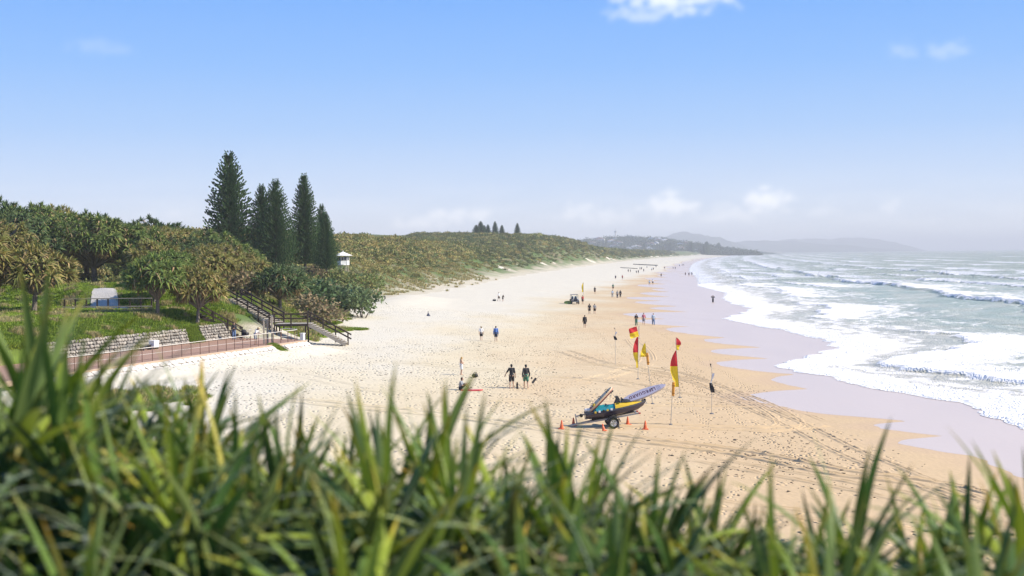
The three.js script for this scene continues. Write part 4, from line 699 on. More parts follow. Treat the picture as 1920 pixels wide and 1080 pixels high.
function person(x, d, face, pose, wear, label, group, size = 1, y) {   // wear: { top, long, bottom, legs, hair, hairKind, hat, skin }
  const g = thing('person', label, 'person', [x, y ?? ground(x, d) + 0.005, -d], face, group), S = bodyShapes(pose, wear.build ?? 1); g.scale.setScalar(size);
  mesh('body', S.body, skin[wear.skin ?? 0], g);
  if (wear.top) mesh('shirt', wear.long ? S.longShirt : S.shirt, C[wear.top], g);
  if (wear.bottom) mesh(wear.legs ? 'trousers' : 'shorts', wear.legs ? S.trousers : S.shorts, C[wear.bottom], g);
  mesh('hair', wear.longHair ? S.longHair : S.hair, C[wear.hair ?? 'brown'], g);
  if (wear.hat) mesh('hat', S.hat, C[wear.hat], g);
  return g;
}
const PI = Math.PI;
person(-0.1, 93.1, PI, 'armOut', { top: 'black', bottom: 'black', hair: 'black' }, 'person in black shirt and black shorts walking away, one arm held out', undefined, 1.05);
person(1.0, 93.4, PI + 0.15, 'walk', { top: 'black', long: true, bottom: 'green', hair: 'black' }, 'person in black top and green shorts walking away, holding a fin', undefined, 1.04);
person(-4.3, 102.0, 1.9, 'fold', { bottom: 'white', hair: 'blond', longHair: true, skin: 1 }, 'person in white shorts with long fair hair standing by a black bag', undefined, 0.86);
person(-3.9, 91.0, 1.35, 'sit', { top: 'grey', bottom: 'black', hair: 'brown' }, 'person in grey top sitting on the sand by a red board', undefined, 1);
person(-3.6, 141.4, PI, 'walk', { top: 'white', bottom: 'black', hair: 'brown', hat: 'straw', skin: 1 }, 'person in white top and black shorts walking beside one in blue', undefined, 0.92);
person(-1.9, 140.5, PI, 'stand', { top: 'blue', long: true, bottom: 'navy', hair: 'brown', build: 1.12 }, 'person in blue shirt and dark shorts walking up the beach', undefined, 1.0);
person(10.1, 170.9, PI, 'stand', { top: 'black', long: true, bottom: 'black', build: 1.12 }, 'lone person all in black on the open sand', undefined, 1);
person(13.1, 207.9, PI, 'walk', { top: 'black', bottom: 'black', hat: 'black' }, 'person in black with a cap beside one in a grey top', undefined, 1);
person(14.0, 208.1, PI, 'walk', { top: 'grey', bottom: 'black' }, 'person in grey top and black shorts beside one in black', undefined, 1);
person(17.9, 177, 0, 'fold', { top: 'black', bottom: 'green', legs: true }, 'person in black top and green trousers at the edge of the wet sand', undefined, 1);
person(19.3, 180, 0, 'walk', { top: 'pink', bottom: 'grey', skin: 1 }, 'person in pink shirt walking along the wet sand', undefined, 1);
person(20.6, 179, 0, 'walk', { top: 'pale', bottom: 'denim', legs: true, skin: 1 }, 'person in pale blue shirt walking along the wet sand', undefined, 1);
person(14.2, 247, 0.4, 'stand', { top: 'red', bottom: 'black' }, 'person in red top standing beside the beach buggy', undefined, 1);
person(20.8, 308, PI, 'stand', { top: 'black', bottom: 'black', hat: 'black' }, 'lone person in black beyond the beach buggy', undefined, 1);
person(28.1, 341, PI, 'stand', { top: 'green', bottom: 'black', hat: 'brown' }, 'person in green top alone by a tongue of wet sand', undefined, 1);
person(23.4, 285.8, PI, 'walk', { top: 'pale', bottom: 'grey', legs: true }, 'person in pale clothes, one of three at the wet sand', undefined, 1);
person(24.3, 283, PI, 'stand', { top: 'grey', bottom: 'navy', legs: true }, 'person in grey, between two others at the wet sand', undefined, 1);
person(25.3, 286.5, PI, 'stand', { top: 'black', long: true, bottom: 'black', legs: true }, 'person all in black, one of three at the wet sand', undefined, 1);
person(-2.7, 250, 0.8, 'walk', { top: 'white', bottom: 'black' }, 'person in white top on the upper beach with a dark bag', undefined, 1);
person(-1.9, 249, 0.5, 'lean', { top: 'black', bottom: 'black' }, 'person in black bending down on the upper beach', undefined, 0.8);
person(44.1, 269.2, -0.4, 'armsUp', { top: 'black', long: true, bottom: 'black', legs: true }, 'lone bather in black wading in the shallows', undefined, 1.05, -0.35);
person(44.7, 398.7, PI, 'walk', { top: 'pale', bottom: 'grey' }, 'person in pale top wading far along the wet sand', undefined, 1);
person(46.6, 406, PI, 'walk', { top: 'white', bottom: 'black' }, 'person in white top and black shorts far along the wet sand', undefined, 1.05);
{
  const [ax, ad] = fromTW(28.6, 7.6), [bx2, bd] = fromTW(23.4, 1.9);
  person(ax, ad, 0.3, 'fold', { top: 'black', long: true, bottom: 'denim', legs: true, hair: 'black' }, 'person in dark top and jeans at the foot of the promenade stairs', undefined, 1, PROM + 0.005);
  person(bx2, bd, 1.2, 'lean', { top: 'white', bottom: 'grey', hair: 'brown', hat: 'straw', skin: 1 }, 'person in sun hat leaning forward beside the shower posts', undefined, 1, PROM + 0.005);
  const [sx, sd2] = fromTW(29.2, 6.7), s = thing('pram', 'dark pram beside the person in jeans on the promenade', 'pram', [sx, PROM, -sd2], 1.2), wh = M(0.6, 0.6, 0.6, 0.5);
  mesh('seat', new RoundedBoxGeometry(0.45, 0.35, 0.7, 3, 0.1).translate(0, 0.55, 0), C.black, s); mesh('hood', new THREE.SphereGeometry(0.3, 10, 6, 0, 6.28, 0, 1.5).translate(0, 0.72, -0.15), C.black, s); mesh('handle', join([bar([-0.2, 0.6, 0.3], [-0.2, 1.0, 0.6], 0.015), bar([0.2, 0.6, 0.3], [0.2, 1.0, 0.6], 0.015), bar([-0.2, 1.0, 0.6], [0.2, 1.0, 0.6], 0.02)]), wh, s); mesh('frame', join([bar([-0.2, 0.5, -0.3], [-0.2, 0.12, 0.35], 0.015), bar([0.2, 0.5, -0.3], [0.2, 0.12, 0.35], 0.015), bar([-0.2, 0.5, 0.3], [-0.2, 0.12, -0.35], 0.015), bar([0.2, 0.5, 0.3], [0.2, 0.12, -0.35], 0.015)]), wh, s);
  for (const x of [-0.24, 0.24]) for (const z of [-0.36, 0.36]) mesh('wheel', new THREE.TorusGeometry(0.1, 0.025, 6, 14).rotateY(PI / 2).translate(x, 0.125, z), C.black, s);
}
rnd = mulberry(77);
for (const [x, d] of [[39.9, 472], [42.8, 475], [64.5, 530], [81.7, 566], [81.6, 577], [85.1, 580], [60, 632.2], [61.3, 634], [61.6, 607], [62.7, 608.1], [76.4, 731.4], [77.5, 732.7], [70.8, 658.6], [79.9, 700.2], [83.2, 721.2], [96.3, 773.7], [102.7, 781.2], [104.3, 783.1], [126.7, 927.3], [134, 964.7], [135.5, 966.9], [88.8, 806.1], [98.9, 841.1]]) {
  const top = ['black', 'grey', 'navy', 'pale', 'red', 'brown'][Math.floor(rnd() * 6)], q = shoreX(d) - x;
  person(x, d, rnd() < 0.5 ? 0 : PI, rnd() < 0.6 ? 'walk' : 'stand', { top, bottom: 'black', skin: Math.floor(rnd() * 3) }, 'tiny figure in ' + ({ pale: 'pale blue', navy: 'dark blue' }[top] ?? top) + ' top far down the crowded end of the beach', 'far beachgoers', rr(0.95, 1.08), Math.max(ground(x, d), -0.2));
}
// ---------------------------------------------------------------- things lying on the sand
{
  const f = thing('swim_fin', 'dark swim fin carried low beside the person in green shorts', 'fin', onGround(1.62, 93.3, 0.62), 0.4); mesh('blade', new RoundedBoxGeometry(0.18, 0.5, 0.03, 2, 0.012).rotateZ(-0.7), C.black, f); mesh('foot_pocket', new THREE.SphereGeometry(0.07, 10, 8).scale(0.9, 1.4, 0.8).translate(-0.2, 0.2, 0), C.black, f);
  const f2 = thing('swim_fin', 'dark swim fin held beside the person in black shorts', 'fin', onGround(0.32, 93.0, 0.18), 0.2); mesh('blade', new RoundedBoxGeometry(0.16, 0.42, 0.03, 2, 0.012), C.black, f2); mesh('foot_pocket', new THREE.SphereGeometry(0.065, 10, 8).scale(0.9, 1.4, 0.8).translate(0, 0.26, 0), C.black, f2);
  const b = thing('beach_bag', 'round black bag lying on the sand by the person in white shorts', 'bag', onGround(-3.1, 100, 0)); mesh('body', new THREE.SphereGeometry(0.22, 14, 10).scale(1.2, 0.8, 0.9).translate(0, 0.16, 0), C.black, b); mesh('strap', new THREE.TorusGeometry(0.15, 0.018, 6, 16, PI).translate(0.03, 0.28, 0), C.black, b);
  const sb = thing('bodyboard', 'red board lying flat on the sand beside a seated person', 'board', onGround(-3.1, 90.6, 0.02), 0.12); const shp = new THREE.Shape(); shp.moveTo(-0.75, -0.2); shp.quadraticCurveTo(0.4, -0.32, 0.85, 0); shp.quadraticCurveTo(0.4, 0.32, -0.75, 0.2); mesh('deck', new THREE.ExtrudeGeometry(shp, { depth: 0.05, bevelSize: 0.02, bevelThickness: 0.02 }).rotateX(-PI / 2), M(0.55, 0.06, 0.06, 0.4), sb); mesh('leash', new THREE.TubeGeometry(new THREE.CatmullRomCurve3([V3(-0.7, 0.06, 0), V3(-0.95, 0.03, 0.15), V3(-1.2, 0.02, 0.05)]), 14, 0.012, 5), C.black, sb);
  const u = thing('beach_bag', 'small dark bag alone high on the bare sand', 'bag', onGround(-12.9, 188.3, 0)); mesh('body', new THREE.ConeGeometry(0.32, 0.6, 7).translate(0, 0.28, 0), C.navy, u); mesh('handle', new THREE.TorusGeometry(0.1, 0.02, 5, 12).translate(0, 0.62, 0), C.black, u);
  const bag3 = thing('beach_bag', 'dark bag beside the two people on the upper beach', 'bag', onGround(-3.6, 248, 0)); mesh('body', new RoundedBoxGeometry(0.7, 0.35, 0.4, 3, 0.1).translate(0, 0.17, 0), C.black, bag3); mesh('strap', new THREE.TorusGeometry(0.18, 0.02, 5, 14, PI).translate(0, 0.32, 0), C.black, bag3);
}
function log(name, label, a, b, r, bent, mat, group) {
  const A = onGround(...a), Bp = onGround(...b), g = thing(name, label, 'log', A, 0, group), q = [Bp[0] - A[0], Bp[1] - A[1], Bp[2] - A[2]];
  const c = new THREE.CatmullRomCurve3([V3(0, r * 0.7, 0), V3(q[0] * 0.35, q[1] * 0.35 + r * 0.8, q[2] * 0.35 + bent), V3(q[0] * 0.7, q[1] * 0.7 + r * 0.9, q[2] * 0.7), V3(q[0], q[1] + r, q[2])]), t = new THREE.TubeGeometry(c, 22, r, 8); const p = t.attributes.position; for (let i = 0; i < p.count; i++) p.setY(i, p.getY(i) + 0.15 * r * N2(i * 0.7, r * 9)); t.computeVertexNormals();
  mesh('trunk', uvBy(t), mat, g); mesh('stub', bar([q[0] * 0.6, q[1] + r, q[2] * 0.6], [q[0] * 0.66 + r, q[1] + r * 3.2, q[2] * 0.66 + r], r * 0.35, r * 0.15), mat, g); for (const e of [V3(0, r * 0.7, 0), V3(q[0], q[1] + r, q[2])]) mesh('cut_end', new THREE.SphereGeometry(r * 0.97, 8, 6).translate(e.x, e.y, e.z), mat, g); return g;
}
log('driftwood_log', 'bleached driftwood log with dark knots near the headland plants', [15.9, 45.2], [18.6, 44.6], 0.11, 0.1, M(0.46, 0.38, 0.28, 0.95, { map: stain }));
log('driftwood_log', 'thin grey driftwood pole lying above the bleached log', [15.6, 46.6], [18.8, 46.0], 0.05, 0.2, M(0.16, 0.13, 0.10, 0.95, { map: stain }));
log('driftwood_log', 'long dark driftwood trunk across the far beach', [98, 990], [114, 960], 0.3, 3, bark);
log('driftwood_log', 'dark driftwood trunk nearer than the longest one, by far beachgoers', [70, 790], [79, 772], 0.2, 2, bark);
// seaweed, pumice and twigs strewn over the sand
{
  rnd = mulberry(88); const sh = [0, 1, 2].map((s) => { const g = new THREE.IcosahedronGeometry(1, 0), p = g.attributes.position, r = mulberry(s + 9), k = new Map(); for (let i = 0; i < p.count; i++) { const id = [p.getX(i), p.getY(i), p.getZ(i)].map((v) => v.toFixed(2)).join(); if (!k.has(id)) k.set(id, 0.6 + 0.8 * r()); p.setXYZ(i, p.getX(i) * k.get(id), p.getY(i) * k.get(id) * 0.5, p.getZ(i) * k.get(id)); } g.computeVertexNormals(); return g; });
  const list = [], m = new THREE.Matrix4(), q = new THREE.Quaternion();
  const put = (x, d, s) => { m.compose(V3(x, ground(x, d) + s * 0.15, -d), q.setFromAxisAngle(UPV, rr(0, 6.28)), V3(s * rr(0.8, 2.2), s * rr(0.5, 1.1), s)); list.push(m.clone()); };
  for (let i = 0; i < 700; i++) { const a = rr(0, 6.28), r = Math.sqrt(-2 * Math.log(1 - 0.98 * rnd())), x = 13.2 + Math.cos(a) * r * 3.2, d = 63.5 + Math.sin(a) * r * 4.6; if (shoreX(d) - x > 4) put(x, d, rr(0.018, 0.05) * (rnd() < 0.08 ? 1.9 : 1)); }
  for (let i = 0; i < 1100; i++) { const d = 40 + 60 * rnd(), x = lerp(-12, 20, rnd()); if (shoreX(d) - x < 5 || N2(x * 0.12, d * 0.1) < -0.1) continue; put(x, d, rr(0.02, 0.055)); }
  for (let i = 0; i < 1500; i++) { const d = 78 + 62 * rnd(), x = lerp(-24, 4, rnd()); if (toTW(x, d)[1] > -3 || fbm(x * 0.1, d * 0.08, 2) < -0.05) continue; put(x, d, rr(0.025, 0.065)); }
  for (let i = 0; i < 500; i++) { const d = 84 + 30 * rnd(), x = 11 + 6 * rnd(); put(x, d, rr(0.02, 0.05)); }
  const o = new THREE.InstancedMesh(sh[0], M(0.055, 0.04, 0.028, 1), list.length); o.name = 'seaweed_scraps'; list.forEach((a, i) => o.setMatrixAt(i, a)); scene.add(stuff(o, 'dark scraps of seaweed and pumice strewn over the sand', 'seaweed'));
}
// ---------------------------------------------------------------- loft: rings of points joined along x
function loft(rings, close = true) {                               // rings: [[x, y, z], ...] all the same length
  const n = rings[0].length, p = rings.flat(2), I = [];
  for (let i = 0; i < rings.length - 1; i++) for (let j = 0; j < n; j++) { const k = (j + 1) % n, a = i * n + j, b = i * n + k, c = a + n, d = b + n; I.push(a, c, b, b, c, d); }
  if (close) for (const e of [0, rings.length - 1]) for (let j = 1; j < n - 1; j++) { const o = e * n; if (e) I.push(o, o + j, o + j + 1); else I.push(o, o + j + 1, o + j); }
  const g = new THREE.BufferGeometry(); g.setAttribute('position', new THREE.Float32BufferAttribute(p, 3)); g.setIndex(I); return toCreasedNormals(g, 0.6);
}
const rubber = M(0.02, 0.02, 0.022, 0.75), steel = M(0.42, 0.43, 0.45, 0.4, { metalness: 0.7 }), orange = M(0.72, 0.13, 0.035, 0.6);
const skiTurn = 0.06, skiAt = [5.9, ground(5.9, 73.2), -73.2];
{   // trailer: drawbar down to the sand on the left, two wheels, jockey post
  const g = thing('boat_trailer', 'galvanised two-wheel boat trailer carrying the jet ski', 'trailer', skiAt, skiTurn), galv = M(0.34, 0.34, 0.34, 0.5, { metalness: 0.5 }), alloy = M(0.62, 0.62, 0.63, 0.35);
  for (const s of [-1, 1]) {
    const w = new THREE.Group(); w.name = 'wheel'; w.position.set(0, 0.34, s * 0.72); g.add(w);
    mesh('tyre', new THREE.TorusGeometry(0.245, 0.1, 12, 28), rubber, w); mesh('rim', new THREE.TorusGeometry(0.185, 0.028, 8, 24).translate(0, 0, 0.06 * s), alloy, w); mesh('hub', new THREE.CylinderGeometry(0.07, 0.09, 0.16, 12).rotateX(PI / 2), steel, w);
    for (let k = 0; k < 5; k++) mesh('spoke', bx(0.085, 0.2, 0.05, 0, 0.1, 0.05 * s).rotateZ(k * 1.2566), alloy, w);
    const sh = new THREE.Shape(); sh.absarc(0, 0, 0.42, 0.15, PI - 0.15, false); sh.absarc(0, 0, 0.38, PI - 0.15, 0.15, true); mesh('mudguard', new THREE.ExtrudeGeometry(sh, { depth: 0.24, bevelEnabled: false }).translate(0, 0.36, s * 0.72 - 0.12), rubber, g);
    mesh('side_rail', beam([-1.3, 0.36, s * 0.25], [1.55, 0.86, s * 0.42], 0.06, 0.09), galv, g); mesh('drawbar', beam([-1.3, 0.36, s * 0.25], [-2.75, 0.1, 0.02 * s], 0.06, 0.08), galv, g);
    mesh('bunk', beam([-1.2, 0.46, s * 0.2], [1.3, 0.93, s * 0.2], 0.1, 0.06), C.black, g); mesh('lamp', bx(0.1, 0.08, 0.2, 1.6, 0.87, s * 0.45), M(0.45, 0.03, 0.03, 0.3), g);
  }
  mesh('axle', bar([0, 0.34, -0.7], [0, 0.34, 0.7], 0.035), galv, g); mesh('spring', beam([-0.4, 0.48, 0.42], [0.4, 0.5, 0.42], 0.06, 0.05), rubber, g); mesh('cross_bar', beam([1.45, 0.82, -0.42], [1.45, 0.82, 0.42], 0.06, 0.06), galv, g); mesh('cross_bar', beam([-1.2, 0.36, -0.25], [-1.2, 0.36, 0.25], 0.06, 0.06), galv, g);
  mesh('hitch', new RoundedBoxGeometry(0.32, 0.1, 0.12, 2, 0.03).translate(-2.88, 0.08, 0), steel, g);
  mesh('winch_post', beam([-2.1, 0.18, 0], [-2.2, 0.82, 0], 0.07, 0.07), galv, g); mesh('winch_arm', beam([-2.15, 0.68, 0], [-1.62, 0.8, 0], 0.06, 0.08), galv, g); mesh('winch', new THREE.CylinderGeometry(0.1, 0.1, 0.2, 12).rotateX(PI / 2).translate(-1.85, 0.72, 0), rubber, g);
}
{   // jet ski, bow to the right and up
  const g = thing('jet_ski', 'jet ski with teal seat, yellow bow and dark hull on a trailer', 'jet ski', skiAt, skiTurn);
  const xs = [-1.62, -1.2, -0.6, 0, 0.6, 1.15, 1.6, 1.9, 2.06], keel = [0.5, 0.5, 0.53, 0.6, 0.72, 0.87, 1.05, 1.27, 1.5], gun = [0.86, 0.92, 1.0, 1.09, 1.2, 1.31, 1.42, 1.52, 1.58], hw = [0.46, 0.52, 0.55, 0.56, 0.52, 0.43, 0.3, 0.16, 0.03];
  const ring = (f) => xs.map((x, i) => f(x, keel[i], gun[i], hw[i]));
  mesh('hull', loft(ring((x, k, u, w) => [[x, u, w], [x, u - 0.07, w * 1.03], [x, lerp(k, u, 0.4), w * 0.86], [x, lerp(k, u, 0.1), w * 0.4], [x, k, 0], [x, lerp(k, u, 0.1), -w * 0.4], [x, lerp(k, u, 0.4), -w * 0.86], [x, u - 0.07, -w * 1.03], [x, u, -w]])), M(0.045, 0.036, 0.05, 0.25), g);
  mesh('gunwale', loft(ring((x, k, u, w) => [[x, u + 0.05, w * 0.98], [x, u - 0.03, w * 1.06], [x, u - 0.03, -w * 1.06], [x, u + 0.05, -w * 0.98]])), M(0.03, 0.03, 0.035, 0.6), g);
  const dx = [0.15, 0.6, 1.0, 1.4, 1.75, 2.0], dg = [1.12, 1.2, 1.28, 1.37, 1.46, 1.55], dt = [1.44, 1.52, 1.55, 1.55, 1.56, 1.59], dw = [0.5, 0.48, 0.42, 0.33, 0.2, 0.05];
  mesh('bow_deck', loft(dx.map((x, i) => [[x, dg[i], dw[i]], [x, lerp(dg[i], dt[i], 0.6), dw[i] * 0.85], [x, dt[i], dw[i] * 0.35], [x, dt[i], -dw[i] * 0.35], [x, lerp(dg[i], dt[i], 0.6), -dw[i] * 0.85], [x, dg[i], -dw[i]]])), M(0.72, 0.47, 0.03, 0.3), g);
  const sx = [-1.15, -0.95, -0.5, 0.0, 0.4, 0.62], sb = [0.97, 0.99, 1.03, 1.1, 1.2, 1.26], st = [1.12, 1.27, 1.34, 1.36, 1.48, 1.56], sw = [0.28, 0.3, 0.29, 0.26, 0.24, 0.2];
  mesh('seat', loft(sx.map((x, i) => [[x, sb[i], sw[i] * 1.2], [x, st[i] - 0.07, sw[i]], [x, st[i], sw[i] * 0.55], [x, st[i], -sw[i] * 0.55], [x, st[i] - 0.07, -sw[i]], [x, sb[i], -sw[i] * 1.2]])), M(0.012, 0.26, 0.29, 0.5), g);
  mesh('side_panel', loft([[-1.0, 1.0], [0.2, 1.14], [1.05, 1.31]].map(([x, y], i) => [[x, y, 0.5 - 0.04 * i], [x, y + 0.14, 0.4 - 0.04 * i], [x, y + 0.14, -0.4 + 0.04 * i], [x, y, -0.5 + 0.04 * i]])), M(0.02, 0.22, 0.25, 0.4), g);
  const hb = new THREE.Group(); hb.name = 'handlebars'; g.add(hb);
  mesh('column', loft([[0.3, 1.42, 0.16], [0.36, 1.68, 0.12], [0.3, 1.86, 0.07]].map(([x, y, r]) => [[x - r, y, r], [x + r, y, r], [x + r, y, -r], [x - r, y, -r]])), rubber, hb); mesh('bar', bar([0.3, 1.76, -0.38], [0.3, 1.76, 0.38], 0.022), rubber, hb); for (const s of [-1, 1]) { mesh('grip', bar([0.28, 1.76, s * 0.26], [0.26, 1.74, s * 0.42], 0.032), rubber, hb); mesh('mirror', new RoundedBoxGeometry(0.07, 0.13, 0.16, 2, 0.03).translate(0.62, 1.68, s * 0.3), rubber, g); }
  mesh('hood', loft([[0.55, 1.5, 0.26, 1.66], [0.9, 1.52, 0.3, 1.68], [1.3, 1.52, 0.2, 1.6]].map(([x, y, w, t]) => [[x, y, w], [x, t, w * 0.6], [x, t, -w * 0.6], [x, y, -w]])), rubber, g);
  for (let i = 0; i < 5; i++) mesh('grab_strap', bx(0.12, 0.12, 0.03, -1.05 + i * 0.24, 0.97 + i * 0.043, 0.57), [C.yellow, C.white, C.black, C.yellow, C.white][i], g);
  for (const x of [-0.8, -0.35]) mesh('seat_strap', bx(0.07, 0.02, 0.62, x, 1.37, 0).rotateZ(0), rubber, g);
  mesh('rear_deck', bx(0.5, 0.06, 0.86, -1.36, 0.93, 0).rotateZ(0.02), M(0.05, 0.05, 0.055, 0.7), g); mesh('bow_ring', new THREE.TorusGeometry(0.05, 0.015, 6, 14).translate(2.06, 1.45, 0), steel, g); mesh('bumper', new RoundedBoxGeometry(0.14, 0.1, 0.2, 2, 0.04).translate(1.98, 1.62, 0), rubber, g);
}
function boardShape(l, w, nose = 0.5) { const s = new THREE.Shape(), n = 24; for (let i = 0; i <= n; i++) { const u = i / n, y = w / 2 * Math.pow(Math.max(0, Math.sin(Math.PI * Math.pow(u, 0.85))), nose); i ? s.lineTo(u * l - l / 2, y) : s.moveTo(-l / 2, 0); } for (let i = n - 1; i > 0; i--) { const u = i / n, y = w / 2 * Math.pow(Math.max(0, Math.sin(Math.PI * Math.pow(u, 0.85))), nose); s.lineTo(u * l - l / 2, -y); } return s; }
{   // rescue sled propped over the stern
  const o = V3(...skiAt), g = thing('rescue_sled', 'tan rescue sled with red edge propped up over the stern of the jet ski', 'rescue sled', [o.x - 0.76, o.y + 1.65, o.z], skiTurn), s = new THREE.Group(); s.name = 'board'; s.rotation.z = 0.785; g.add(s);
  mesh('deck', new THREE.ExtrudeGeometry(boardShape(2.1, 0.85, 0.32), { depth: 0.07, bevelSize: 0.02, bevelThickness: 0.02, bevelSegments: 2 }).rotateX(PI / 2), M(0.55, 0.42, 0.26, 0.6), s); mesh('edge', new THREE.ExtrudeGeometry(boardShape(2.16, 0.9, 0.32), { depth: 0.03, bevelEnabled: false }).rotateX(PI / 2).translate(0, -0.085, 0), M(0.4, 0.07, 0.045, 0.5), s); mesh('base', new THREE.ExtrudeGeometry(boardShape(2.0, 0.8, 0.32), { depth: 0.05, bevelEnabled: false }).rotateX(PI / 2).translate(0, -0.118, 0), rubber, s);
  for (const z of [-0.36, 0.36]) for (const x of [-0.5, 0.1, 0.7]) mesh('handle', new THREE.TorusGeometry(0.09, 0.016, 6, 12, PI).translate(x, 0.0, z), rubber, s);
  for (const x of [0.92, 0.8]) mesh('tow_clip', bx(0.1, 0.1, 0.08, x, -0.2, 0.1), rubber, s);
}
{   // things packed behind the seat
  const o = V3(...skiAt), g = thing('rescue_pack', 'orange and yellow rescue gear packed behind the jet ski seat', 'gear', [o.x - 1.0, o.y + 0.98, o.z + 0.1]); mesh('tube', new THREE.CapsuleGeometry(0.11, 0.35, 6, 12).rotateX(PI / 2).translate(0, 0.26, 0), M(0.75, 0.38, 0.05, 0.6), g); mesh('bag', new RoundedBoxGeometry(0.3, 0.24, 0.4, 3, 0.07).translate(-0.16, 0.12, 0.05), C.red, g); mesh('helmet', new THREE.SphereGeometry(0.13, 14, 10).translate(-0.05, 0.36, 0.22), C.yellow, g);
  const g2 = thing('dry_bag', 'pale dry bag lying on the stern deck of the jet ski', 'bag', [o.x - 1.42, o.y + 0.96, o.z + 0.12]); mesh('body', new THREE.CapsuleGeometry(0.1, 0.3, 6, 12).rotateZ(PI / 2).translate(0, 0.1, 0.1), C.white, g2); mesh('buckle', bx(0.05, 0.08, 0.1, 0.22, 0.12, 0.1), C.black, g2);
}
{   // lifeguard rescue board resting on the bow, lettering upside down
  const cv = document.createElement('canvas'); cv.width = 1024; cv.height = 256; const x = cv.getContext('2d'); x.fillStyle = '#a8a3b0'; x.fillRect(0, 0, 1024, 256); x.fillStyle = '#4c1f2b'; x.font = 'bold 118px sans-serif'; x.textAlign = 'center'; x.textBaseline = 'middle'; x.save(); x.translate(470, 128); x.rotate(PI); x.fillText('LIFEGUARD', 0, 0); x.restore(); x.fillStyle = '#6d6a78'; for (const q of [820, 850, 880]) x.fillRect(q, 60, 10, 136);
  const tex = new THREE.CanvasTexture(cv); tex.colorSpace = THREE.SRGBColorSpace;
  const o = V3(...skiAt), g = thing('rescue_board', 'pale grey rescue board lettered LIFEGUARD upside down, resting on the bow', 'board', [o.x + 1.95, o.y + 2.02, o.z - 0.12], 0.0), s = new THREE.Group(); s.name = 'board'; s.rotation.set(-0.75, 0.1, 0.345, 'ZYX'); g.add(s);
  const sh = boardShape(2.75, 0.56, 0.55), front = new THREE.ShapeGeometry(sh, 12), p = front.attributes.position, uv = front.attributes.uv; for (let i = 0; i < p.count; i++) uv.setXY(i, p.getX(i) / 2.75 + 0.5, p.getY(i) / 0.7 + 0.5);
  mesh('shell', new THREE.ExtrudeGeometry(sh, { depth: 0.08, bevelSize: 0.025, bevelThickness: 0.03, bevelSegments: 3 }).translate(0, 0, -0.08), M(0.36, 0.34, 0.40, 0.4), s); mesh('lettered_deck', front.translate(0, 0, 0.036), new THREE.MeshStandardMaterial({ map: tex, roughness: 0.4 }), s); mesh('fin', loft([[-1.1, 0.02], [-1.18, 0.1], [-1.28, 0.16]].map(([a, b]) => [[a, 0.012, -0.1 - b], [a + 0.18 - b, 0.012, -0.1 - b], [a + 0.18 - b, -0.012, -0.1 - b], [a, -0.012, -0.1 - b]])), rubber, s); mesh('carry_strap', new THREE.TorusGeometry(0.1, 0.015, 6, 12, PI).rotateX(PI / 2).translate(0.5, 0, 0.05), rubber, s);
  const rk = thing('board_rack', 'black rack holding the lettered board above the bow', 'rack', [o.x + 1.3, o.y + 1.5, o.z - 0.1]); mesh('arm', beam([-0.6, 0.08, 0.14], [0.75, 0.3, 0.14], 0.05, 0.05), rubber, rk); mesh('upright', beam([0.5, -0.02, 0.1], [0.56, 0.36, 0.05], 0.05, 0.05), rubber, rk); mesh('upright', beam([-0.35, 0.0, 0.1], [-0.35, 0.18, 0.05], 0.05, 0.05), rubber, rk);
}
// ---------------------------------------------------------------- traffic cones round the trailer
const coneShape = new THREE.LatheGeometry([[0.0, 0.5], [0.025, 0.5], [0.032, 0.48], [0.115, 0.045], [0.12, 0.04]].reverse().map(([a, b]) => new THREE.Vector2(a, b)), 20), coneBase = new RoundedBoxGeometry(0.34, 0.045, 0.34, 2, 0.015).translate(0, 0.022, 0), coneBand = new THREE.CylinderGeometry(0.071, 0.083, 0.06, 20, 1, true).translate(0, 0.27, 0);
for (const [x, d, s, lab, tilt] of [[2.85, 72.2, 1.05, 'faded orange traffic cone at the trailer hitch'], [3.62, 73.6, 1.0, 'bright orange traffic cone beside the trailer winch post'], [5.3, 71.5, 0.9, 'orange traffic cone leaning against the trailer wheel', 0.35], [6.95, 74.3, 1.0, 'orange traffic cone behind the trailer, right of the wheel'], [7.8, 72.3, 1.05, 'orange traffic cone standing clear of the trailer below the bow']]) {
  const g = thing('traffic_cone', lab, 'traffic cone', onGround(x, d), x, 'traffic cones round the trailer'); g.scale.setScalar(s); if (tilt) g.rotation.z = tilt; mesh('cone', coneShape, orange, g); mesh('base', coneBase, orange, g); mesh('band', coneBand, M(0.75, 0.2, 0.08, 0.4), g);
}
// ---------------------------------------------------------------- flags
const flagRed = new THREE.MeshPhysicalMaterial({ color: lin(0.62, 0.025, 0.03), roughness: 0.95, transmission: 0.25, side: THREE.DoubleSide }), flagYellow = new THREE.MeshPhysicalMaterial({ color: lin(0.86, 0.60, 0.02), roughness: 0.95, transmission: 0.25, side: THREE.DoubleSide }), poleMat = M(0.34, 0.33, 0.30, 0.5);
function cloth(outline, y0, y1, v0, v1, phase) {                   // between heights v0..v1 of a flag whose edge runs from outline(v)[0] to [1]
  const g = new THREE.PlaneGeometry(1, 1, 12, 14), p = g.attributes.position; for (let i = 0; i < p.count; i++) { const u = p.getX(i) + 0.5, v = lerp(v0, v1, p.getY(i) + 0.5), [a, b] = outline(v); const x = lerp(a, b, u); p.setXYZ(i, x, lerp(y0, y1, v), 0.09 * Math.abs(x) * Math.sin(x * 9 + v * 5 + phase) + 0.05 * u * Math.sin(v * 11 + phase)); } g.computeVertexNormals(); return g;
}
function pole(g, h, lean = [0, 0], r = 0.022) { mesh('pole', bar([0, -0.05, 0], [lean[0], h, lean[1]], r, r * 0.7, 8), poleMat, g); mesh('foot_plate', cyl(0.16, 0.1, 0.06, 10), M(0.12, 0.12, 0.12), g); }
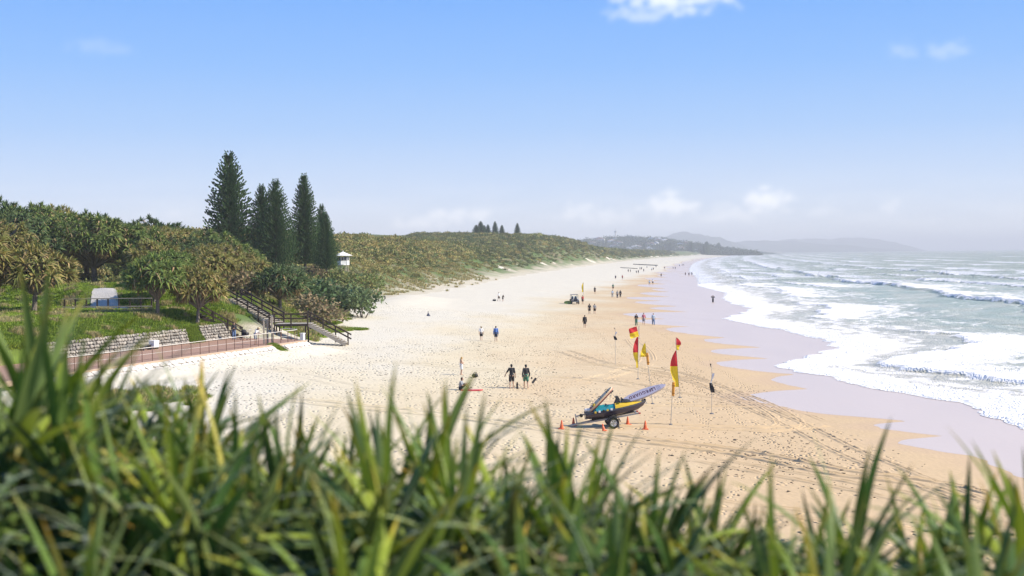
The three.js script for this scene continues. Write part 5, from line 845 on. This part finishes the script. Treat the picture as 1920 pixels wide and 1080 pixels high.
{
  const g = thing('beach_flag', 'red and yellow feather flag with small square pennant, beside the yellow flag', 'flag', onGround(10.4, 101.8), 0, 'red and yellow bathing flags'); pole(g, 4.45, [0.08, 0]);
  const f = (v) => [0.05, 0.05 - 0.45 * Math.sin(Math.PI * Math.min(0.86, 1.02 - v * 0.94))]; mesh('red_field', cloth(f, 0.95, 3.5, 0.5, 1, 1), flagRed, g); mesh('yellow_field', cloth(f, 0.95, 3.5, 0, 0.5, 1), flagYellow, g);
  const q = thing('pennant', 'square red over yellow pennant flying above the feather flag', 'flag', onGround(10.42, 101.7, 3.55), 0.2); mesh('red_field', cloth((v) => [0.1, -0.66 + 0.05 * v], 0, 0.86, 0.52, 1, 2).rotateZ(0.26), flagRed, q); mesh('yellow_field', cloth((v) => [0.1, -0.66 + 0.05 * v], 0, 0.86, 0, 0.52, 2).rotateZ(0.26), flagYellow, q); mesh('staff', bar([0.1, -0.15, 0], [0.12, 0.95, 0], 0.014), poleMat, q);
}
{
  const g = thing('beach_flag', 'red and yellow feather flag standing alone nearest the wet sand', 'flag', onGround(12.2, 89.4), 0, 'red and yellow bathing flags'); pole(g, 4.3, [-0.3, 0]);
  const f = (v) => { const c = lerp(-0.04, -0.25, v); return [c, c - 0.56 * Math.pow(Math.sin(Math.PI * clamp(0.97 - v * 0.95, 0, 0.72)), 0.85)]; }; mesh('red_field', cloth(f, 0.78, 3.45, 0.57, 1, 0.3), flagRed, g); mesh('yellow_field', cloth(f, 0.78, 3.45, 0, 0.57, 0.3), flagYellow, g);
  const q = thing('pennant', 'small drooping red and yellow pennant above the lone feather flag', 'flag', onGround(12.2, 89.3, 3.5), 0); const h = (v) => [-0.2, -0.2 + 0.36 * Math.sin(Math.PI * clamp(1.05 - v, 0.05, 0.9))]; mesh('red_field', cloth((v) => [-0.26, -0.26 + 0.34 * Math.sin(Math.PI * clamp(1.0 - v * 0.95, 0.05, 0.8))], 0, 0.9, 0.4, 1, 2), flagRed, q); mesh('yellow_field', cloth((v) => [-0.26, -0.26 + 0.34 * Math.sin(Math.PI * clamp(1.0 - v * 0.95, 0.05, 0.8))], 0, 0.9, 0, 0.4, 2), flagYellow, q); mesh('staff', bar([-0.26, -0.1, 0], [-0.28, 0.95, 0], 0.012), poleMat, q);
}
function tubeOn(lab, x, d, y, tilt) { const t = thing('rescue_tube', lab, 'rescue tube', onGround(x, d, y), 0); t.rotation.z = tilt; mesh('float', new RoundedBoxGeometry(0.17, 0.85, 0.1, 3, 0.045), M(0.60, 0.27, 0.035, 0.7), t); mesh('strap', bx(0.18, 0.05, 0.11, 0, 0.2, 0), M(0.3, 0.14, 0.03), t); mesh('strap', bx(0.18, 0.05, 0.11, 0, -0.25, 0), M(0.3, 0.14, 0.03), t); mesh('clip', new THREE.TorusGeometry(0.04, 0.012, 6, 10).translate(0, 0.46, 0), steel, t); }
{
  const g = thing('beach_flag', 'yellow flag on a leaning pole hung with an orange float', 'flag', onGround(9.75, 85.5), 0); pole(g, 4.35, [-0.5, 0]); mesh('flag', cloth((v) => [lerp(-0.37, -0.48, v), lerp(-0.85, -0.55, Math.pow(v, 1.6))], 3.3, 4.25, 0, 1, 1.3), flagYellow, g); tubeOn('orange rescue tube hanging on the pole of the yellow flag', 9.41, 85.4, 3.15, 0.11);
  const t = thing('tube_stand', 'bare pole carrying an orange rescue tube near the trailer bow', 'pole', onGround(9.6, 74.6), 0); pole(t, 2.65, [0.16, 0]); tubeOn('orange rescue tube hanging on the bare pole near the trailer', 9.76, 74.52, 2.2, -0.04);
}
for (const [x, d, h, len, lab] of [[9.6, 114.6, 3.45, 1.15, 'thin pole with furled black and white flag behind the other flags'], [13.0, 80.1, 3.3, 1.9, 'thin pole with furled black and white flag near the wet sand']]) {
  const g = thing('beach_flag', lab, 'flag', onGround(x, d), 0, 'black and white surf flags'); pole(g, h, [0.02, 0], 0.018); const n = 3, w = 0.17; for (let k = 0; k < n; k++) mesh(k % 2 ? 'white_field' : 'black_field', cloth((v) => [0.02 - w * (0.4 + 0.6 * Math.sin(v * 5 + k)), 0.03 + w * (0.3 + 0.7 * Math.cos(v * 6 + k * 2))], h - len, h, k / n, (k + 1) / n, k), new THREE.MeshStandardMaterial({ color: k % 2 ? lin(0.75, 0.75, 0.75) : lin(0.025, 0.025, 0.03), roughness: 0.9, side: THREE.DoubleSide }), g);
}
{ const g = thing('beach_flag', 'faint yellow feather flag beyond the beach buggy', 'flag', onGround(16.8, 288.4), 0); pole(g, 3.4, [0, 0], 0.03); mesh('flag', cloth((v) => [0, -0.45 * Math.sin(Math.PI * clamp(0.95 - 0.9 * v, 0, 0.7))], 1.0, 3.3, 0, 1, 0), flagYellow, g); }
// ---------------------------------------------------------------- lifeguards' beach buggy with a green board on its side
{
  const g = thing('beach_buggy', 'dark open-sided beach buggy parked on the sand', 'buggy', onGround(12.5, 246.5), 0.12), dk = M(0.025, 0.03, 0.045, 0.4), wh = M(0.7, 0.7, 0.7, 0.5);
  mesh('body', loft([[-0.72, 0.5], [0.72, 0.5]].map(([x]) => [[x, 0.45, 1.3], [x, 0.85, 1.35], [x, 1.0, 0.6], [x, 0.7, 0.3], [x, 0.7, -0.7], [x, 0.95, -0.8], [x, 0.95, -1.5], [x, 0.45, -1.5]])), dk, g); mesh('bonnet', new RoundedBoxGeometry(1.2, 0.16, 0.7, 3, 0.06).translate(0, 0.98, 0.95), dk, g); mesh('roof', new RoundedBoxGeometry(1.4, 0.07, 1.5, 2, 0.03).translate(0, 1.9, -0.2), dk, g); mesh('windscreen', bx(1.2, 0.55, 0.02, 0, 1.4, 0.0).rotateX(-0.25).translate(0, 0.05, 0.75), new THREE.MeshPhysicalMaterial({ color: lin(0.9, 0.95, 0.97), roughness: 0.05, transmission: 1, thickness: 0 }), g);
  for (const s of [-1, 1]) { mesh('roll_bar', bar([s * 0.66, 0.98, 0.75], [s * 0.64, 1.88, 0.45], 0.035), dk, g); mesh('roll_bar', bar([s * 0.66, 0.9, -0.9], [s * 0.64, 1.88, -0.85], 0.035), dk, g); mesh('headlight', new THREE.SphereGeometry(0.1, 10, 8).scale(1, 0.8, 0.5).translate(s * 0.5, 0.88, 1.33), wh, g); mesh('headrest', new RoundedBoxGeometry(0.26, 0.22, 0.1, 2, 0.04).translate(s * 0.33, 1.45, -0.55), C.black, g); mesh('seat', new RoundedBoxGeometry(0.5, 0.65, 0.14, 2, 0.05).translate(s * 0.33, 1.05, -0.5), C.black, g);
    for (const z of [0.95, -1.05]) { const w = new THREE.Group(); w.name = 'wheel'; w.position.set(s * 0.72, 0.33, z); g.add(w); mesh('tyre', new THREE.TorusGeometry(0.22, 0.12, 10, 20).rotateY(PI / 2), rubber, w); mesh('rim', new THREE.CylinderGeometry(0.14, 0.14, 0.14, 12).rotateZ(PI / 2), steel, w); } }
  mesh('bumper', bar([-0.6, 0.55, 1.45], [0.6, 0.55, 1.45], 0.045), C.grey, g); mesh('grille', bx(0.6, 0.2, 0.04, 0, 0.72, 1.35), rubber, g);
  const b = thing('rescue_board', 'yellow-green rescue board lying beside the beach buggy', 'board', onGround(11.3, 246.5, 0.28), 0.1); mesh('deck', new THREE.ExtrudeGeometry(boardShape(1.7, 0.6, 0.5), { depth: 0.1, bevelSize: 0.03, bevelThickness: 0.02 }).rotateX(-0.5), M(0.32, 0.38, 0.06, 0.5), b); mesh('strap', bx(0.06, 0.5, 0.03, 0, 0, 0.15).rotateX(-0.5), C.black, b);
}
// ---------------------------------------------------------------- pandanus on the headland before the camera: every blade a leaf of its own
// where each head of blades sits: x, height, distance ahead, size
const heads = [[-1.83, 10.08, 4.62, 1.10], [-1.78, 10.08, 4.30, 1.08], [-1.7, 9.79, 5.06, 1.06], [-1.65, 10.24, 4.04, 0.96], [-1.58, 10.11, 4.43, 1.05], [-1.5, 10.25, 3.97, 0.97], [-1.42, 9.93, 4.65, 1.09], [-1.36, 10.37, 3.22, 0.97], [-1.33, 9.77, 5.16, 1.09], [-1.29, 10.29, 3.13, 0.94], [-1.28, 10.37, 3.50, 1.05], [-1.28, 10.5, 3.30, 1.20], [-1.24, 10.48, 3.00, 1.10], [-1.23, 10.25, 2.94, 0.86], [-1.22, 10.31, 3.60, 0.94], [-1.2, 10.31, 3.45, 1.00], [-1.17, 10.22, 4.00, 1.01], [-1.17, 10.39, 3.40, 0.90], [-1.15, 10.3, 3.60, 0.90], [-1.14, 10.29, 3.59, 0.98], [-1.13, 10.22, 3.90, 0.90], [-1.12, 9.74, 4.80, 1.11], [-1.11, 10.44, 3.01, 1.02], [-1.09, 10.22, 2.94, 0.88], [-1.05, 10.11, 2.67, 0.95], [-0.98, 10.34, 2.93, 0.98], [-0.97, 10.23, 3.60, 0.85], [-0.96, 9.7, 4.75, 1.04], [-0.95, 10.22, 3.38, 0.88], [-0.95, 10.3, 3.68, 1.01], [-0.92, 10.21, 2.83, 1.04], [-0.88, 10.15, 3.70, 0.90], [-0.88, 10.2, 2.49, 0.86], [-0.83, 10.13, 3.90, 0.90], [-0.82, 10.12, 3.31, 1.00], [-0.79, 10.32, 2.89, 0.87], [-0.76, 10.12, 2.72, 0.86], [-0.74, 9.45, 5.32, 1.06], [-0.72, 9.78, 4.29, 1.06], [-0.72, 10.28, 3.12, 1.02], [-0.7, 10.15, 3.45, 0.97], [-0.7, 10.16, 3.80, 0.90], [-0.7, 10.18, 2.88, 0.95], [-0.61, 10.13, 3.52, 0.94], [-0.59, 10.14, 2.92, 0.97], [-0.58, 10.26, 3.12, 0.98], [-0.56, 10.06, 2.77, 1.03], [-0.56, 10.18, 3.50, 0.95], [-0.5, 10.16, 3.70, 0.90], [-0.43, 9.69, 4.51, 1.07], [-0.41, 9.52, 4.99, 1.13], [-0.41, 10.03, 3.43, 1.03], [-0.4, 10.13, 2.87, 0.99], [-0.38, 10.19, 3.80, 0.95], [-0.35, 10.08, 3.09, 0.95], [-0.34, 10.18, 2.41, 1.00], [-0.29, 10.08, 3.27, 1.04], [-0.29, 10.11, 2.67, 0.95], [-0.29, 10.31, 2.85, 0.91], [-0.27, 10.25, 3.60, 1.00], [-0.18, 9.5, 5.08, 1.08], [-0.18, 10.24, 3.50, 1.00], [-0.15, 10.14, 2.87, 0.97], [-0.13, 10.28, 2.94, 0.93], [-0.11, 10.04, 3.80, 0.85], [-0.1, 10.06, 2.64, 0.92], [-0.1, 10.16, 3.08, 0.89], [-0.08, 9.76, 4.21, 1.02], [-0.06, 10.06, 2.95, 0.86], [-0.01, 10.21, 3.17, 0.88], [-0, 10.05, 3.60, 0.85], [0.04, 9.96, 3.38, 0.91], [0.04, 10.08, 2.59, 1.01], [0.12, 9.68, 4.31, 1.01], [0.12, 10.02, 3.21, 0.97], [0.12, 10.08, 3.60, 0.90], [0.12, 10.17, 3.15, 1.05], [0.16, 9.99, 2.97, 0.92], [0.19, 10.16, 3.40, 1.00], [0.22, 10.12, 2.61, 1.01], [0.27, 9.69, 4.23, 1.13], [0.28, 9.88, 3.41, 1.04], [0.29, 9.98, 3.60, 0.90], [0.29, 10.03, 2.71, 0.86], [0.36, 10.16, 3.17, 0.89], [0.38, 10.02, 2.77, 1.01], [0.39, 9.36, 5.01, 1.13], [0.4, 9.99, 3.50, 0.90], [0.44, 9.98, 2.80, 0.94], [0.45, 9.87, 3.40, 0.88], [0.5, 9.96, 3.70, 0.85], [0.57, 10.04, 3.60, 0.90], [0.58, 9.96, 2.85, 0.91], [0.6, 10.09, 2.65, 1.02], [0.61, 9.79, 3.54, 0.96], [0.64, 10.12, 2.51, 0.96], [0.66, 9.95, 3.40, 0.85], [0.7, 9.95, 2.82, 0.93], [0.73, 9.84, 3.50, 0.96], [0.84, 9.85, 3.51, 1.05], [0.88, 10, 3.40, 0.80], [0.89, 9.87, 3.25, 0.88], [0.91, 10.03, 2.71, 0.85], [0.91, 10.1, 3.30, 1.00], [0.92, 9.95, 2.93, 1.00], [0.93, 10.15, 2.45, 0.86], [1.05, 9.91, 3.02, 0.90], [1.09, 9.95, 3.40, 0.95], [1.13, 9.78, 3.52, 0.86], [1.18, 9.91, 2.98, 0.87], [1.21, 10.04, 3.30, 0.95], [1.23, 9.93, 3.50, 0.90], [1.28, 9.89, 3.43, 0.92], [1.29, 10.08, 3.10, 1.00], [1.35, 10.13, 3.10, 1.00], [1.39, 9.85, 3.30, 1.05]];
function blade(len, width, bend, twist, seed) {
  const r = mulberry(seed), n = 10, P = [], Cc = [], I = [], pos = V3(0, 0, 0); let a = 0;
  for (let i = 0; i <= n; i++) {
    const u = i / n, w = width / 2 * Math.min(1, 0.62 + u * 1.6) * Math.pow(Math.max(0, 1 - Math.pow(u, 2.1)), 0.85), ang = bend * Math.pow(u, 1.35), t = twist * u;
    if (i) pos.add(V3(0, Math.cos(ang) * len / n, Math.sin(ang) * len / n));
    const nrm = V3(0, -Math.sin(ang), Math.cos(ang)), side = V3(Math.cos(t), 0, 0).addScaledVector(nrm, Math.sin(t)).normalize(), up = side.clone().cross(V3(0, Math.cos(ang), Math.sin(ang)));
    for (const k of [-1, 0, 1]) { const p = pos.clone().addScaledVector(side, k * w).addScaledVector(up, k ? 0.32 * w : 0); P.push(p.x, p.y, p.z); const dry = ss(0.8, 1, u + 0.08 * r()), mid = k ? 1 : 1.18; Cc.push(lerp(mid, 2.1, dry), lerp(mid, 1.25, dry), lerp(mid, 0.9, dry)); }
    if (i < n) { const o = i * 3; I.push(o, o + 1, o + 3, o + 1, o + 4, o + 3, o + 1, o + 2, o + 4, o + 2, o + 5, o + 4); }
  }
  const g = new THREE.BufferGeometry(); g.setAttribute('position', new THREE.Float32BufferAttribute(P, 3)); g.setAttribute('color', new THREE.Float32BufferAttribute(Cc, 3)); g.setIndex(I); g.computeVertexNormals(); return g;
}
{
  const shapes = [[0.42, 0.031, 0.2, 0.1], [0.46, 0.034, 0.4, -0.2], [0.5, 0.036, 0.65, 0.3], [0.48, 0.036, 1.0, -0.3], [0.5, 0.035, 1.5, 0.4], [0.43, 0.030, 0.55, 0.5], [0.4, 0.033, 2.0, -0.4]].map((a, i) => blade(...a, i + 1));
  const leafMat = (r, g, b) => new THREE.MeshPhysicalMaterial({ color: lin(r, g, b), vertexColors: true, roughness: 1, transmission: 0.26, thickness: 0, side: THREE.DoubleSide, clearcoat: 0.16, clearcoatRoughness: 0.3 });
  const greens = [leafMat(0.13, 0.20, 0.010), leafMat(0.085, 0.15, 0.012), leafMat(0.23, 0.29, 0.016), leafMat(0.12, 0.175, 0.03), leafMat(0.045, 0.09, 0.012)], yellow = leafMat(0.36, 0.32, 0.045), dead = leafMat(0.24, 0.15, 0.07);
  rnd = mulberry(101);
  const labels = ['large pandanus with tall upright blades on the headland, left of the promenade view', 'pandanus with thick tangled blades below the red promenade', 'pandanus with yellowing lower blades below the stone sea wall', 'pandanus with dark gaps among its blades below the seated person', 'dense pandanus with long pale blades below the two walkers', 'pandanus with a broad yellow blade below the jet ski trailer', 'pandanus with blades leaning seaward below the traffic cones', 'pandanus with one tall dark fan of blades before the seaweed scraps', 'pandanus with tangled bent blades between the seaweed and the driftwood', 'sparse pandanus with thin spread blades beside the driftwood logs', 'pandanus with drooping pale blades next to the seaward end of the row', 'pandanus with dark stiff blades at the seaward end of the row'];
  const per = Math.ceil(heads.length / labels.length);
  for (let p = 0; p < labels.length; p++) {
    const own = heads.slice(p * per, (p + 1) * per); if (!own.length) break;
    const cx = own.reduce((a, h) => a + h[0], 0) / own.length, cd = own.reduce((a, h) => a + h[2], 0) / own.length, y0 = ground(cx, cd), g = thing('headland_pandanus', labels[p], 'plant', [cx, y0 - 0.05, -cd], 0, 'headland pandanus');
    for (const [hx, hy, hd, hs] of own) {
      const o = V3(hx - cx, hy - y0 + 0.05, -hd + cd), q = new THREE.Quaternion().setFromEuler(new THREE.Euler(rr(-0.3, 0.3), 0, rr(-0.35, 0.35))), base = V3(o.x * 0.35, 0, o.z * 0.35), mid = base.clone().lerp(o, 0.6).add(V3(0.06, -0.06, 0.05));
      mesh('stem', new THREE.TubeGeometry(new THREE.CatmullRomCurve3([base, mid, o]), 8, 0.035, 6), greyBark, g);
      const n = 28;
      for (let i = 0; i < n; i++) {
        const k = i / n, tilt = 0.08 + 1.5 * Math.pow(k, 0.9) + rr(-0.12, 0.12), old = k > 0.86 && rnd() < 0.4, c = old ? (rnd() < 0.5 ? dead : yellow) : rnd() < 0.03 ? yellow : greens[Math.floor(rnd() * 5)];
        const sIdx = k < 0.2 ? (rnd() < 0.6 ? 0 : 1) : k < 0.5 ? [1, 2, 5][Math.floor(rnd() * 3)] : k < 0.8 ? [2, 3, 5][Math.floor(rnd() * 3)] : [3, 4, 6][Math.floor(rnd() * 3)];
        const leaf = mesh('leaf', shapes[sIdx], c, g), s = hs * rr(0.72, 1.06);
        leaf.position.copy(o); leaf.quaternion.copy(q).multiply(new THREE.Quaternion().setFromAxisAngle(UPV, i * 2.094 + i * 0.21 + rr(-0.25, 0.25))).multiply(new THREE.Quaternion().setFromAxisAngle(V3(1, 0, 0), tilt)); leaf.scale.set(s, s, s); leaf.translateY(0.01);
      }
    }
  }
}

// ---- the tangle of older growth behind and below them, too thick to count
{
  rnd = mulberry(131); const parts = [], one = blade(0.5, 0.036, 0.9, 0.3, 40), two = blade(0.46, 0.034, 1.5, -0.4, 41);
  for (let i = 0; i < 26; i++) { const g = (i % 2 ? one : two).clone(), q = new THREE.Quaternion().setFromAxisAngle(UPV, i * 2.3).multiply(new THREE.Quaternion().setFromAxisAngle(V3(1, 0, 0), 0.1 + 1.6 * i / 26)); g.applyQuaternion(q); g.deleteAttribute('normal'); parts.push(g); }
  const g = mergeGeometries(parts); g.computeVertexNormals();
  const list = [], m = new THREE.Matrix4(), q = new THREE.Quaternion(), edge = (u) => table([[-0.5, 0.165], [-0.41, 0.17], [-0.34, 0.205], [-0.2, 0.22], [0, 0.25], [0.1, 0.272], [0.25, 0.30], [0.6, 0.30]], u);   // how far below eye level the thicket's top lies, per metre ahead
  for (let i = 0; i < 1500; i++) { const d = rr(2.7, 8.5), u = rr(-0.52, 0.5), y = 11 - d * (edge(u) + 0.02 + 0.14 * rnd()) - 0.12; if (y < ground(u * d, d) + 0.1) continue; m.compose(V3(u * d, y, -d), q.setFromEuler(new THREE.Euler(rr(-0.5, 0.5), rr(0, 6.28), rr(-0.5, 0.5))), V3(1, 1, 1).multiplyScalar(rr(0.8, 1.25))); list.push([m.clone(), lin(rr(0.6, 1.15), rr(0.7, 1.1), rr(0.6, 1))]); }
  const im = new THREE.InstancedMesh(g, new THREE.MeshPhysicalMaterial({ color: lin(0.06, 0.10, 0.012), vertexColors: true, roughness: 1, transmission: 0.2, thickness: 0, side: THREE.DoubleSide }), list.length); im.name = 'headland_thicket'; list.forEach(([a, c], i) => { im.setMatrixAt(i, a); im.setColorAt(i, c); }); scene.add(stuff(im, 'dense thicket of pandanus blades covering the headland slope', 'thicket'));
}
scene.traverse((o) => { if (o.isMesh) o.castShadow = o.receiveShadow = true; });
renderer.render(scene, camera);
